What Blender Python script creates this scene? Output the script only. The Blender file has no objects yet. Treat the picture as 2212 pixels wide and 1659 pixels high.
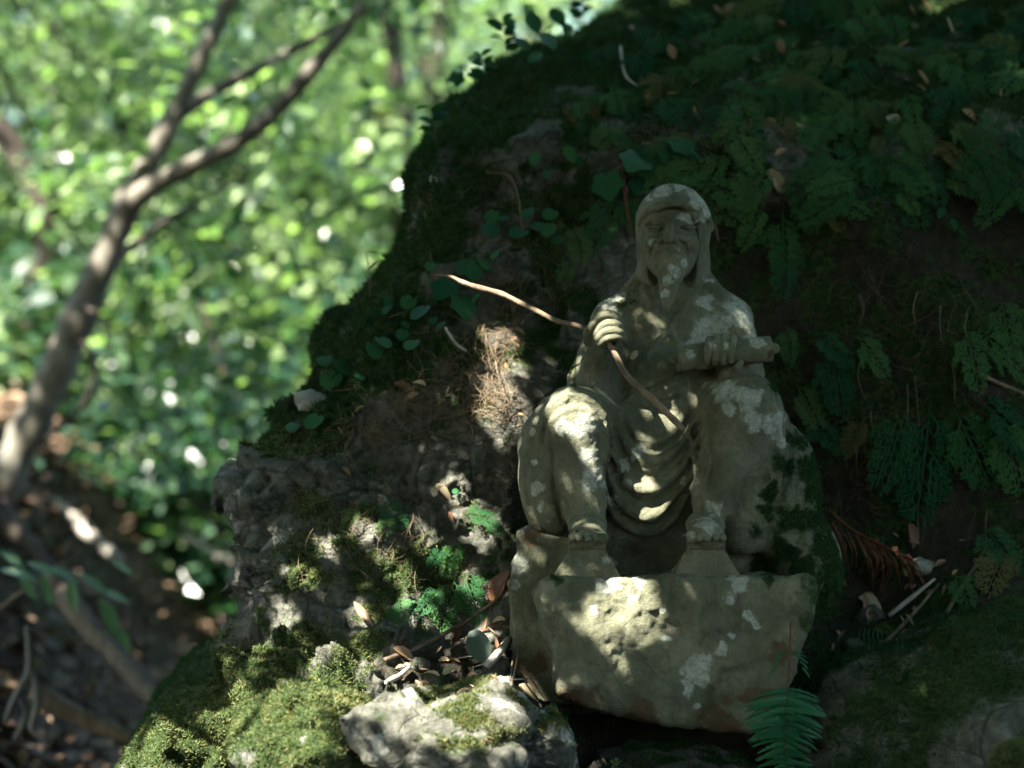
import bpy, bmesh, math, random
import numpy as np
from mathutils import Vector, Matrix, noise as mnoise

# ------------------------------------------------------------------ camera, world, sun, exposure
scene = bpy.context.scene
D0 = 4.2                      # camera to statue (m)
UM = 1.56 / 2212.0            # metres per layout unit at the statue
cam_data = bpy.data.cameras.new("camera")
cam_data.sensor_width = 36.0
cam_data.lens = 36.0 * D0 / 1.56
cam_data.shift_y = (1236 - 829.5) / 2212.0
cam_data.clip_start = 0.05
cam_data.clip_end = 400
cam_data.dof.use_dof = True
cam_data.dof.focus_distance = 4.12
cam_data.dof.aperture_fstop = 2.4
cam_data.dof.aperture_blades = 0
camera = bpy.data.objects.new("camera", cam_data)
scene.collection.objects.link(camera)
camera.location = (0, -D0, 0)
camera.rotation_euler = (math.radians(90), 0, 0)
scene.camera = camera

SUN = Vector((-0.52, -0.46, 0.72)).normalized()      # direction to the sun
world = bpy.data.worlds.new("World")
scene.world = world
world.use_nodes = True
wn = world.node_tree.nodes
sky = wn.new("ShaderNodeTexSky")
sky.sky_type = 'NISHITA'
sky.sun_disc = False
sky.sun_elevation = math.asin(SUN.z)
sky.sun_rotation = math.atan2(SUN.x, SUN.y)
bg = wn["Background"]
bg.inputs[1].default_value = 0.07
world.node_tree.links.new(sky.outputs[0], bg.inputs[0])
sun_data = bpy.data.lights.new("sun", 'SUN')
sun_data.energy = 5.0
sun_data.angle = math.radians(0.5)
sun_data.color = (1.0, 0.93, 0.84)
sun = bpy.data.objects.new("sun", sun_data)
scene.collection.objects.link(sun)
sun.rotation_euler = SUN.to_track_quat('Z', 'Y').to_euler()
sun.location = (-6, -3, 10)
scene.view_settings.view_transform = 'Standard'
scene.view_settings.look = 'None'
scene.view_settings.exposure = 3.15
scene.view_settings.gamma = 1.0
scene.cycles.max_bounces = 6
scene.cycles.diffuse_bounces = 3
scene.cycles.transmission_bounces = 4
scene.cycles.transparent_max_bounces = 4
scene.cycles.use_denoising = True
scene.cycles.sample_clamp_indirect = 6.0

# ------------------------------------------------------------------ helpers
RNG = np.random.default_rng(7)
random.seed(7)
COL = scene.collection

def U(u, v, Y):
    s = UM * (Y + D0) / D0
    return Vector(((u - 1106) * s, Y, (1236 - v) * s))

def US(Y):
    return UM * (Y + D0) / D0

def hash3(ix, iy, iz, seed):
    h = (ix.astype(np.uint32) * np.uint32(374761393) + iy.astype(np.uint32) * np.uint32(668265263)
         + iz.astype(np.uint32) * np.uint32(2147483647) + np.uint32((seed * 144665) & 0xffffffff))
    h = (h ^ (h >> np.uint32(13))) * np.uint32(1274126177)
    h = (h ^ (h >> np.uint32(15))) * np.uint32(2246822519)
    h = h ^ (h >> np.uint32(16))
    return h.astype(np.float32) * np.float32(2.0 / 4294967295.0) - 1.0

def vnoise(p, seed=0):
    p = np.asarray(p, np.float32)
    i = np.floor(p).astype(np.int64)
    f = p - i
    f = f * f * (3 - 2 * f)
    x, y, z = i[:, 0], i[:, 1], i[:, 2]
    r = 0
    for dx in (0, 1):
        wx = f[:, 0] if dx else 1 - f[:, 0]
        for dy in (0, 1):
            wy = f[:, 1] if dy else 1 - f[:, 1]
            for dz in (0, 1):
                wz = f[:, 2] if dz else 1 - f[:, 2]
                r = r + wx * wy * wz * hash3(x + dx, y + dy, z + dz, seed)
    return r

def fbm(p, scale, octaves=4, seed=0, gain=0.5):
    p = np.asarray(p, np.float32) * scale
    a, s, t = 1.0, 0.0, 0.0
    for o in range(octaves):
        s = s + a * vnoise(p + 17.3 * o, seed + o)
        t += a
        a *= gain
        p = p * 2.03
    return s / t

def facet(p, n, seed, slope=0.5):
    """faceted rock relief: each cell is a tilted plane"""
    r = np.random.default_rng(seed)
    c = p[r.integers(0, len(p), n)].astype(np.float32)
    nr = r.normal(size=(n, 3)).astype(np.float32) * slope
    out = np.empty(len(p), np.float32)
    for k in range(0, len(p), 20000):
        q = p[k:k + 20000].astype(np.float32)
        d = ((q[:, None, :] - c[None]) ** 2).sum(2)
        j = d.argmin(1)
        out[k:k + 20000] = ((q - c[j]) * nr[j]).sum(1)
    return out

def sstep(a, b, x):
    t = np.clip((x - a) / (b - a), 0, 1)
    return t * t * (3 - 2 * t)

def new_mesh(name, verts, faces, attrs=None, smooth=True):
    verts = np.ascontiguousarray(verts, np.float32)
    faces = np.ascontiguousarray(faces, np.int32)
    nf, k = faces.shape
    me = bpy.data.meshes.new(name)
    me.vertices.add(len(verts))
    me.vertices.foreach_set("co", verts.ravel())
    me.loops.add(nf * k)
    me.loops.foreach_set("vertex_index", faces.ravel())
    me.polygons.add(nf)
    me.polygons.foreach_set("loop_start", np.arange(0, nf * k, k, dtype=np.int32))
    me.polygons.foreach_set("use_smooth", np.full(nf, smooth, dtype=bool))
    for an, av in (attrs or {}).items():
        a = me.attributes.new(an, 'FLOAT', 'POINT')
        a.data.foreach_set("value", np.ascontiguousarray(av, np.float32))
    me.update(calc_edges=True)
    return me

def link(name, data, mat=None, parent=None, **props):
    o = bpy.data.objects.new(name, data)
    COL.objects.link(o)
    if mat is not None and data is not None:
        if len(data.materials) == 0:
            data.materials.append(mat)
    if parent is not None:
        o.parent = parent
    for k, val in props.items():
        o[k] = val
    return o

def thing(name, label, category, loc=(0, 0, 0), group=None):
    o = link(name, None)
    o.location = loc
    o.empty_display_size = 0.05
    o["label"] = label
    o["category"] = category
    if group:
        o["group"] = group
    return o

def tag(o, label, category, group=None):
    o["label"] = label
    o["category"] = category
    if group:
        o["group"] = group
    return o

def tube_arrays(pts, rad, seg=8, cap=True, rough=0.0, seed=0):
    pts = np.array([tuple(p) for p in pts], np.float64)
    n = len(pts)
    rad = np.array(rad, np.float64) if np.ndim(rad) else np.full(n, rad)
    tan = np.gradient(pts, axis=0)
    tan /= np.linalg.norm(tan, axis=1)[:, None] + 1e-12
    up = np.array([0, 0, 1.0]) if abs(tan[0, 2]) < 0.9 else np.array([1.0, 0, 0])
    a = np.cross(tan[0], up); a /= np.linalg.norm(a)
    V = []
    ang = np.arange(seg) * 2 * math.pi / seg
    for i in range(n):
        a = a - tan[i] * a.dot(tan[i]); a /= np.linalg.norm(a) + 1e-12
        b = np.cross(tan[i], a)
        V.append(pts[i] + rad[i] * (np.cos(ang)[:, None] * a + np.sin(ang)[:, None] * b))
    V = np.concatenate(V)
    F = []
    for i in range(n - 1):
        for j in range(seg):
            k = (j + 1) % seg
            F.append((i * seg + j, i * seg + k, (i + 1) * seg + k, (i + 1) * seg + j))
    if cap:
        V = np.concatenate([V, pts[:1], pts[-1:]])
        c0, c1 = len(V) - 2, len(V) - 1
        for j in range(seg):
            k = (j + 1) % seg
            F.append((c0, k, j, j)); F.append((c1, (n - 1) * seg + j, (n - 1) * seg + k, (n - 1) * seg + k))
    return V, F

def quads_to_mesh(name, V, F, attrs=None, smooth=True):
    """mixed quads / degenerate quads -> clean mesh"""
    me = bpy.data.meshes.new(name)
    FF = []
    for f in F:
        f = tuple(int(x) for x in f)
        if len(f) == 4 and f[2] == f[3]:
            f = f[:3]
        FF.append(f)
    me.from_pydata([tuple(v) for v in V], [], FF)
    me.polygons.foreach_set("use_smooth", np.full(len(FF), smooth, dtype=bool))
    for an, av in (attrs or {}).items():
        a = me.attributes.new(an, 'FLOAT', 'POINT')
        a.data.foreach_set("value", np.ascontiguousarray(av, np.float32))
    me.update()
    return me

def spline(pts, n):
    """Catmull-Rom resample"""
    P = np.array([tuple(p) for p in pts], float)
    P = np.concatenate([[2 * P[0] - P[1]], P, [2 * P[-1] - P[-2]]])
    m = len(P) - 3
    out = []
    for t in np.linspace(0, m - 1e-6, n):
        i = int(t); f = t - i
        p0, p1, p2, p3 = P[i:i + 4]
        out.append(0.5 * ((2 * p1) + (-p0 + p2) * f + (2 * p0 - 5 * p1 + 4 * p2 - p3) * f * f
                          + (-p0 + 3 * p1 - 3 * p2 + p3) * f ** 3))
    return np.array(out)

# ------------------------------------------------------------------ materials
class Mat:
    def __init__(self, name):
        self.m = bpy.data.materials.new(name)
        self.m.use_nodes = True
        self.t = self.m.node_tree
        self.b = self.t.nodes["Principled BSDF"]
        self.out = self.t.nodes["Material Output"]
        self.b.inputs["Roughness"].default_value = 0.9
        self.b.inputs["Specular IOR Level"].default_value = 0.25
    def n(self, kind, **kw):
        nd = self.t.nodes.new("ShaderNode" + kind)
        for k, v in kw.items():
            setattr(nd, k, v)
        return nd
    def put(self, sock, val):
        if hasattr(val, "is_linked") or isinstance(val, bpy.types.NodeSocket):
            self.t.links.new(val, sock)
        else:
            if sock.type == 'RGBA' and len(val) == 3:
                val = (*val, 1)
            sock.default_value = val
    def coord(self, which="Object"):
        return self.n("TexCoord").outputs[which]
    def noise(self, scale, detail=4, rough=0.6, vec=None, dist=0.0):
        nd = self.n("TexNoise")
        nd.inputs["Scale"].default_value = scale
        nd.inputs["Detail"].default_value = detail
        nd.inputs["Roughness"].default_value = rough
        nd.inputs["Distortion"].default_value = dist
        self.put(nd.inputs["Vector"], vec if vec is not None else self.coord())
        return nd.outputs["Fac"]
    def voronoi(self, scale, feature='F1', vec=None):
        nd = self.n("TexVoronoi", feature=feature)
        nd.inputs["Scale"].default_value = scale
        self.put(nd.inputs["Vector"], vec if vec is not None else self.coord())
        return nd.outputs["Distance"]
    def ramp(self, fac, stops):
        nd = self.n("ValToRGB")
        el = nd.color_ramp.elements
        while len(el) < len(stops):
            el.new(0.5)
        for e, (p, c) in zip(el, stops):
            e.position = p
            e.color = (*c, 1) if len(c) == 3 else c
        self.put(nd.inputs[0], fac)
        return nd.outputs[0]
    def mix(self, fac, a, b, blend='MIX'):
        nd = self.n("Mix", data_type='RGBA', blend_type=blend)
        self.put(nd.inputs[0], fac); self.put(nd.inputs[6], a); self.put(nd.inputs[7], b)
        return nd.outputs[2]
    def math(self, op, a, b=0.0, clamp=False):
        nd = self.n("Math", operation=op)
        nd.use_clamp = clamp
        self.put(nd.inputs[0], a); self.put(nd.inputs[1], b)
        return nd.outputs[0]
    def attr(self, name):
        return self.n("Attribute", attribute_name=name).outputs["Fac"]
    def edge(self, attr, nz, lo=0.42, hi=0.58):
        """sharpen an attribute mask with noise on its border"""
        s = self.math('ADD', attr, self.math('MULTIPLY', self.math('SUBTRACT', nz, 0.5), 0.9))
        nd = self.n("MapRange", interpolation_type='SMOOTHSTEP')
        self.put(nd.inputs["Value"], s)
        nd.inputs["From Min"].default_value = lo
        nd.inputs["From Max"].default_value = hi
        return nd.outputs["Result"]
    def bump(self, h, strength=0.5, dist=0.002, prev=None):
        nd = self.n("Bump")
        nd.inputs["Strength"].default_value = strength
        nd.inputs["Distance"].default_value = dist
        self.put(nd.inputs["Height"], h)
        if prev is not None:
            self.put(nd.inputs["Normal"], prev)
        return nd.outputs["Normal"]
    def base(self, c):
        self.put(self.b.inputs["Base Color"], c)
    def normal(self, nrm):
        self.put(self.b.inputs["Normal"], nrm)

def make_stone():
    m = Mat("weathered_stone")
    big = m.noise(14, 5, 0.65)
    fine = m.noise(140, 5, 0.7)
    grain = m.noise(520, 3, 0.7)
    c = m.ramp(big, [(0.3, (0.072, 0.080, 0.048)), (0.52, (0.150, 0.156, 0.098)), (0.72, (0.245, 0.242, 0.162))])
    c = m.mix(m.ramp(fine, [(0.45, (0, 0, 0)), (0.70, (0.65, 0.65, 0.65))]), c, (0.10, 0.10, 0.062))
    sv = m.n("Mapping"); sv.inputs["Scale"].default_value = (1, 1, 0.16); m.put(sv.inputs["Vector"], m.coord())
    c = m.mix(m.ramp(m.noise(48, 4, 0.65, sv.outputs[0]), [(0.54, (0, 0, 0)), (0.72, (0.6, 0.6, 0.6))]), c, (0.065, 0.066, 0.038))
    lich = m.edge(m.attr("lichen"), m.noise(38, 7, 0.8), 0.30, 0.72)
    lc = m.ramp(m.noise(95, 5, 0.7), [(0.28, (0.22, 0.245, 0.19)), (0.5, (0.37, 0.40, 0.325)), (0.74, (0.50, 0.52, 0.44))])
    lich = m.math('MULTIPLY', lich, m.ramp(m.noise(150, 6, 0.75), [(0.34, (0.35, 0.35, 0.35)), (0.56, (1, 1, 1))]))
    c = m.mix(lich, c, lc)
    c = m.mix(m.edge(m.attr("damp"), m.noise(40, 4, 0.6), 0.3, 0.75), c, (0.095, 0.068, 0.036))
    c = m.mix(m.edge(m.attr("moss"), m.noise(60, 6, 0.75), 0.18, 0.75), c,
              m.ramp(m.noise(170, 3, 0.7), [(0.3, (0.012, 0.030, 0.009)), (0.7, (0.045, 0.075, 0.02))]))
    m.base(c)
    nb = m.bump(m.math('ADD', m.math('MULTIPLY', fine, 1.0), m.math('MULTIPLY', grain, 0.6)), 1.0, 0.005)
    nb = m.bump(lich, 0.35, 0.0012, nb)
    m.normal(nb)
    m.b.inputs["Roughness"].default_value = 0.92
    return m.m

def make_bank():
    m = Mat("rock_and_soil")
    n1 = m.noise(7, 5, 0.65); n2 = m.noise(45, 6, 0.7); n3 = m.noise(260, 4, 0.7)
    crack = m.voronoi(13, 'DISTANCE_TO_EDGE', m.mix(0.12, m.coord(), m.n("TexNoise").outputs["Color"]))
    rock = m.ramp(n2, [(0.28, (0.042, 0.045, 0.034)), (0.5, (0.105, 0.108, 0.084)), (0.72, (0.215, 0.212, 0.172))])
    rock = m.mix(m.ramp(crack, [(0.0, (0.7, 0.7, 0.7)), (0.035, (0, 0, 0))]), rock, (0.03, 0.027, 0.024))
    soil = m.ramp(n2, [(0.3, (0.014, 0.013, 0.008)), (0.55, (0.034, 0.030, 0.018)), (0.8, (0.075, 0.062, 0.038))])
    moss = m.ramp(m.noise(120, 5, 0.7), [(0.28, (0.010, 0.022, 0.006)), (0.52, (0.032, 0.058, 0.014)), (0.76, (0.075, 0.10, 0.028))])
    c = m.mix(m.edge(m.attr("soil"), n2, 0.4, 0.6), rock, soil)
    c = m.mix(m.edge(m.attr("moss"), m.noise(28, 6, 0.72), 0.38, 0.6), c, moss)
    c = m.mix(m.edge(m.attr("lichen"), m.noise(70, 6, 0.72), 0.42, 0.6), c, (0.36, 0.37, 0.31))
    m.base(c)
    nb = m.bump(n2, 0.9, 0.02)
    nb = m.bump(n3, 0.8, 0.005, nb)
    nb = m.bump(m.ramp(crack, [(0.0, (0, 0, 0)), (0.05, (1, 1, 1))]), 0.5, 0.006, nb)
    m.normal(nb)
    m.b.inputs["Roughness"].default_value = 0.95
    return m.m

def make_leaf(name, c0, c1, trans=0.35, rough=0.45, spec=0.4, var="random", brown=None):
    """thin leaf: diffuse + translucent + sheen, coloured by object random or a per-vertex tint"""
    m = Mat(name)
    if var == "random":
        f = m.n("ObjectInfo").outputs["Random"]
    else:
        f = m.attr("tint")
    nz = m.noise(60, 3, 0.6)
    f2 = m.math('ADD', m.math('MULTIPLY', f, 0.75), m.math('MULTIPLY', nz, 0.3), True)
    c = m.ramp(f2, [(0.1, c0), (0.9, c1)] if brown is None else [(0.1, c0), (0.74, c1), (0.90, brown)])
    m.base(c)
    m.b.inputs["Roughness"].default_value = rough
    m.b.inputs["Specular IOR Level"].default_value = spec
    tr = m.n("BsdfTranslucent")
    m.put(tr.inputs["Color"], m.mix(1.0, c, (1.0, 1.25, 0.55), 'MULTIPLY'))
    mx = m.n("MixShader")
    mx.inputs[0].default_value = trans
    m.t.links.new(m.b.outputs[0], mx.inputs[1])
    m.t.links.new(tr.outputs[0], mx.inputs[2])
    m.t.links.new(mx.outputs[0], m.out.inputs[0])
    return m.m

def make_bark(name, dark, light, lichen=(0.3, 0.31, 0.27), la=0.0):
    m = Mat(name)
    v = m.n("Mapping")
    v.inputs["Scale"].default_value = (1, 1, 0.25)
    m.put(v.inputs["Vector"], m.coord())
    n1 = m.noise(40, 5, 0.7, v.outputs[0])
    c = m.ramp(n1, [(0.3, dark), (0.7, light)])
    if la:
        c = m.mix(m.ramp(m.noise(9, 5, 0.7), [(0.5, (0, 0, 0)), (0.62, (la, la, la))]), c, lichen)
    m.base(c)
    m.normal(m.bump(n1, 0.8, 0.008))
    return m.m

def make_ground():
    m = Mat("forest_floor")
    n1 = m.noise(1.2, 5, 0.65); n2 = m.noise(18, 6, 0.75)
    c = m.ramp(n2, [(0.25, (0.016, 0.011, 0.007)), (0.5, (0.065, 0.044, 0.028)), (0.75, (0.17, 0.115, 0.075))])
    c = m.mix(m.ramp(n1, [(0.48, (0, 0, 0)), (0.62, (0.8, 0.8, 0.8))]), c, (0.028, 0.05, 0.016))
    m.base(c)
    m.normal(m.bump(n2, 1.0, 0.05))
    return m.m

STONE = make_stone()
BANK = make_bank()
GROUND = make_ground()
MOSS = make_leaf("moss_tuft", (0.016, 0.038, 0.013), (0.150, 0.170, 0.068), 0.30, 0.8, 0.1, "tint", brown=(0.15, 0.12, 0.055))  # pale yellow green carries the tone of moss in sun
DMOSS = make_leaf("dark_moss_tuft", (0.010, 0.034, 0.012), (0.038, 0.085, 0.028), 0.25, 0.8, 0.1, "tint")  # darker copy of the moss, carries the tone of moss in shade
CYP = make_leaf("cypress_leaf", (0.006, 0.060, 0.022), (0.055, 0.140, 0.040), 0.25, 0.6, 0.18, brown=(0.10, 0.085, 0.03))
IVY = make_leaf("creeper_leaf", (0.008, 0.060, 0.024), (0.036, 0.115, 0.040), 0.25, 0.55, 0.2)
FERN = make_leaf("fern_leaf", (0.012, 0.090, 0.036), (0.030, 0.125, 0.048), 0.3, 0.5, 0.25)
DRY = make_leaf("dry_leaf", (0.10, 0.042, 0.018), (0.30, 0.20, 0.11), 0.15, 0.5, 0.4)
PALE = make_leaf("pale_dry_leaf", (0.26, 0.20, 0.12), (0.38, 0.32, 0.20), 0.15, 0.5, 0.4)
RUST = make_leaf("withered_fern_leaf", (0.085, 0.034, 0.017), (0.14, 0.062, 0.032), 0.15, 0.7, 0.2)
CROWN = make_leaf("broad_leaf", (0.005, 0.046, 0.030), (0.32, 0.43, 0.19), 0.5, 0.28, 0.6, "tint")  # colour range runs from shaded leaf dark to sunlit highlight
CANOPY = make_leaf("canopy_leaf", (0.022, 0.10, 0.045), (0.05, 0.18, 0.07), 0.48, 0.45, 0.4, "tint")  # for the added canopy; strong green translucency tints the light below
FIBRE = make_leaf("root_fibre", (0.05, 0.034, 0.020), (0.24, 0.185, 0.115), 0.1, 0.8, 0.2, "tint")
TWIG = make_bark("twig_bark", (0.070, 0.050, 0.033), (0.22, 0.165, 0.11))
PALETWIG = make_bark("pale_twig_bark", (0.20, 0.18, 0.15), (0.42, 0.38, 0.32))
BARK = make_bark("smooth_bark", (0.066, 0.060, 0.046), (0.160, 0.148, 0.116), (0.25, 0.26, 0.22), 0.45)
DBARK = make_bark("dark_bark", (0.022, 0.018, 0.014), (0.065, 0.052, 0.04))
# ------------------------------------------------------------------ signed-distance sculpting (units: layout units, u right, v down, w away)
class Field:
    def __init__(self, lo, hi, h):
        self.lo = np.array(lo, np.float32); self.h = h
        self.n = np.ceil((np.array(hi) - self.lo) / h).astype(int) + 1
        self.f = np.full(self.n, 60.0, np.float32)
        self.ax = [self.lo[i] + h * np.arange(self.n[i], dtype=np.float32) for i in range(3)]
    def sub(self, lo, hi):
        a = np.clip(np.floor((np.array(lo) - self.lo) / self.h).astype(int), 0, self.n)
        b = np.clip(np.ceil((np.array(hi) - self.lo) / self.h).astype(int) + 1, 0, self.n)
        sl = tuple(slice(a[i], b[i]) for i in range(3))
        g = np.meshgrid(*[self.ax[i][sl[i]] for i in range(3)], indexing='ij', sparse=True)
        return sl, g
    def add(self, fn, lo, hi, k=8.0, cut=False):
        m = 3 * k + 6 * self.h
        sl, g = self.sub(np.array(lo) - m, np.array(hi) + m)
        if any(s.stop <= s.start for s in sl):
            return
        d = fn(*g).astype(np.float32)
        f = self.f[sl]
        if cut:
            d = -d
            hh = np.maximum(k - np.abs(f - d), 0) / k
            self.f[sl] = np.maximum(f, d) + hh * hh * k * 0.25
        else:
            hh = np.maximum(k - np.abs(f - d), 0) / k
            self.f[sl] = np.minimum(f, d) - hh * hh * k * 0.25
    def ell(self, c, r, k=10, cut=False, rot=0.0):
        c = np.array(c, float); r = np.array(r, float)
        cs, sn = math.cos(rot), math.sin(rot)
        def fn(x, y, z):
            x = x - c[0]; y = y - c[1]; z = z - c[2]
            x, y = x * cs + y * sn, -x * sn + y * cs
            q = np.sqrt((x / r[0]) ** 2 + (y / r[1]) ** 2 + (z / r[2]) ** 2)
            q2 = np.sqrt((x / r[0] ** 2) ** 2 + (y / r[1] ** 2) ** 2 + (z / r[2] ** 2) ** 2) + 1e-6
            return q * (q - 1) / q2
        R = r.max() if rot else r
        self.add(fn, c - R, c + R, k, cut)
    def cone(self, a, b, ra, rb, k=10, cut=False, sq=(1, 1, 1)):
        a = np.array(a, float); b = np.array(b, float); ab = b - a; L = ab.dot(ab) + 1e-9
        def fn(x, y, z):
            t = np.clip(((x - a[0]) * ab[0] + (y - a[1]) * ab[1] + (z - a[2]) * ab[2]) / L, 0, 1)
            return np.sqrt(((x - a[0] - t * ab[0]) / sq[0]) ** 2 + ((y - a[1] - t * ab[1]) / sq[1]) ** 2
                           + ((z - a[2] - t * ab[2]) / sq[2]) ** 2) - (ra + t * (rb - ra))
        R = max(ra, rb) * max(sq)
        self.add(fn, np.minimum(a, b) - R, np.maximum(a, b) + R, k, cut)
    def tube(self, pts, r, k=6, cut=False, n=None):
        P = spline(pts, n or 3 * len(pts))
        rr = np.interp(np.linspace(0, 1, len(P)), np.linspace(0, 1, len(r)), r) if np.ndim(r) else np.full(len(P), r)
        R = rr.max()
        def fn(x, y, z):
            d = None
            for i in range(len(P) - 1):
                a = P[i]; ab = P[i + 1] - a; L = ab.dot(ab) + 1e-9
                t = np.clip(((x - a[0]) * ab[0] + (y - a[1]) * ab[1] + (z - a[2]) * ab[2]) / L, 0, 1)
                e = np.sqrt((x - a[0] - t * ab[0]) ** 2 + (y - a[1] - t * ab[1]) ** 2
                            + (z - a[2] - t * ab[2]) ** 2) - (rr[i] + t * (rr[i + 1] - rr[i]))
                d = e if d is None else np.minimum(d, e)
            return d
        self.add(fn, P.min(0) - R, P.max(0) + R, k, cut)
    def front(self, u, v):
        i = int(np.clip(round((u - self.lo[0]) / self.h), 0, self.n[0] - 1))
        j = int(np.clip(round((v - self.lo[1]) / self.h), 0, self.n[1] - 1))
        col = self.f[i, j] < 0
        k = int(col.argmax()) if col.any() else int(self.n[2] * 0.5)
        return float(self.ax[2][k])
    def drape(self, uv, r, k=6, cut=False, off=0.0, n=None):
        """tube laid on the front of what is there already"""
        P = spline([(a, b, 0) for a, b in uv], n or 4 * len(uv))
        W = np.array([self.front(p[0], p[1]) for p in P])
        for _ in range(2):
            W[1:-1] = (W[:-2] + W[1:-1] * 2 + W[2:]) / 4
        P[:, 2] = W + off
        self.tube(P, r, k, cut, n=len(P))
    def rough(self, scale, amp, octaves=4, seed=1, band=14):
        idx = np.nonzero(np.abs(self.f) < band)
        p = np.stack([self.ax[i][idx[i]] for i in range(3)], 1)
        self.f[idx] += amp * fbm(p, scale, octaves, seed)
    def nets(self):
        f = self.f
        s = f < 0
        n = np.array(f.shape) - 1
        cnt = np.zeros(n, np.int8)
        for dx in (0, 1):
            for dy in (0, 1):
                for dz in (0, 1):
                    cnt += s[dx:dx + n[0], dy:dy + n[1], dz:dz + n[2]]
        I = np.stack(np.nonzero((cnt > 0) & (cnt < 8)), 1)
        vid = np.full(n, -1, np.int64); vid[tuple(I.T)] = np.arange(len(I))
        acc = np.zeros((len(I), 3), np.float32); num = np.zeros(len(I), np.float32)
        cor = [(a, b, c) for a in (0, 1) for b in (0, 1) for c in (0, 1)]
        for a in cor:
            for b in cor:
                if sum(abs(a[i] - b[i]) for i in range(3)) == 1 and a < b:
                    fa = f[tuple((I + a).T)]; fb = f[tuple((I + b).T)]
                    m = (fa < 0) != (fb < 0)
                    t = np.where(m, fa / np.where(m, fa - fb, 1), 0)
                    pos = np.array(a, np.float32) + t[:, None] * (np.array(b) - np.array(a))
                    acc += np.where(m[:, None], pos, 0); num += m
        V = self.lo + self.h * (I + acc / np.maximum(num, 1)[:, None])
        Q = []
        for ax in range(3):
            o1, o2 = (ax + 1) % 3, (ax + 2) % 3
            lo = [slice(1, -1)] * 3
            a_ = [slice(1, -1)] * 3; a_[ax] = slice(0, -1)
            b_ = [slice(1, -1)] * 3; b_[ax] = slice(1, None)
            sa, sb = s[tuple(a_)], s[tuple(b_)]
            E = np.stack(np.nonzero(sa != sb), 1)
            if not len(E):
                continue
            flip = sa[tuple(E.T)]
            base = E + 1; base[:, ax] -= 1
            def cell(d1, d2):
                c = base.copy(); c[:, o1] += d1; c[:, o2] += d2
                return vid[tuple(c.T)]
            q = np.stack([cell(-1, -1), cell(0, -1), cell(0, 0), cell(-1, 0)], 1)
            q[~flip] = q[~flip][:, ::-1]
            Q.append(q)
        Q = np.concatenate(Q)
        Q = Q[(Q >= 0).all(1)]
        return V, Q[:, ::-1]

def polygon_sdf(P):
    P = np.array(P, float)
    def fn(x, y):
        d = None; inside = None
        for i in range(len(P)):
            a, b = P[i], P[(i + 1) % len(P)]
            e = b - a
            t = np.clip(((x - a[0]) * e[0] + (y - a[1]) * e[1]) / e.dot(e), 0, 1)
            q = (x - a[0] - t * e[0]) ** 2 + (y - a[1] - t * e[1]) ** 2
            d = q if d is None else np.minimum(d, q)
            c = ((a[1] > y) != (b[1] > y)) & (x < (b[0] - a[0]) * (y - a[1]) / (b[1] - a[1] + 1e-9) + a[0])
            inside = c if inside is None else inside ^ c
        d = np.sqrt(d)
        return np.where(inside, -d, d)
    return fn

def blobs(V, L, seed=3, soft=0.8):
    """surface patches: list of (u, v, r[, w]) -> 0..1"""
    m = np.zeros(len(V), np.float32)
    V = V + 16 * np.stack([fbm(V, 1 / 30.0, 4, seed + 50 + k, .6) for k in range(3)], 1)
    nz = fbm(V, 1 / 34.0, 5, seed, 0.65) * 0.75
    for b in L:
        d = np.hypot(V[:, 0] - b[0], V[:, 1] - b[1])
        if len(b) > 3:
            d = np.sqrt(d * d + (V[:, 2] - b[3]) ** 2)
        m = np.maximum(m, np.clip((1.0 - d / b[2] + nz) / soft, 0, 1))
    return m

STATUE_O = U(1450, 1236, 0.0)
def to_world(V, origin=STATUE_O):
    """layout units about (1450,1236) -> metres relative to the statue's origin"""
    return np.stack([(V[:, 0] - 1450) * UM, V[:, 2] * UM, (1236 - V[:, 1]) * UM], 1)

LICHEN = [(1545, 690, 48), (1512, 722, 40), (1525, 655, 34), (1590, 675, 55), (1618, 740, 36), (1500, 748, 26), (1545, 735, 40),
          (1556, 852, 42), (1600, 872, 52), (1655, 925, 44), (1612, 925, 36), (1680, 960, 24), (1560, 895, 20),
          (1265, 985, 34), (1276, 1040, 36), (1322, 1085, 20), (1252, 935, 46), (1210, 930, 30), (1300, 1050, 16),
          (1532, 1100, 28), (1512, 1140, 34), (1478, 1158, 14), (1315, 655, 26), (1345, 640, 20), (1338, 690, 16),
          (1160, 1060, 18), (1150, 1000, 14), (1170, 1100, 12), (1470, 1050, 20), (1320, 1215, 18), (1350, 1050, 16),
          (1375, 985, 26), (1345, 1010, 18), (1545, 760, 30)]
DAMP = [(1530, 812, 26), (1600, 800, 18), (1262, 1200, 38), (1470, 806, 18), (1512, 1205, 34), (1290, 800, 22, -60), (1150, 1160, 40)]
SMOSS = [(1725, 960, 55), (1750, 1060, 75), (1775, 1180, 75), (1790, 1270, 80), (1700, 870, 34), (1690, 1010, 45), (1660, 1215, 36),
         (1720, 1230, 50), (1665, 845, 28), (1640, 1110, 30), (1760, 1350, 60), (1640, 1210, 30), (1745, 1010, 70), (1770, 1120, 80), (1705, 1130, 60), (1690, 1190, 50), (1650, 1060, 34), (1735, 900, 50), (1800, 1240, 80), (1625, 1150, 30)]

def stone_attrs(V, lich=LICHEN, damp=DAMP, moss=SMOSS):
    return {"lichen": blobs(V, lich, 3), "damp": blobs(V, damp, 9, 0.8), "moss": blobs(V, moss, 5)}

statue = thing("stone_statue", "weathered grey stone statue of a seated bearded sage in a hood", "statue", STATUE_O)

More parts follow.
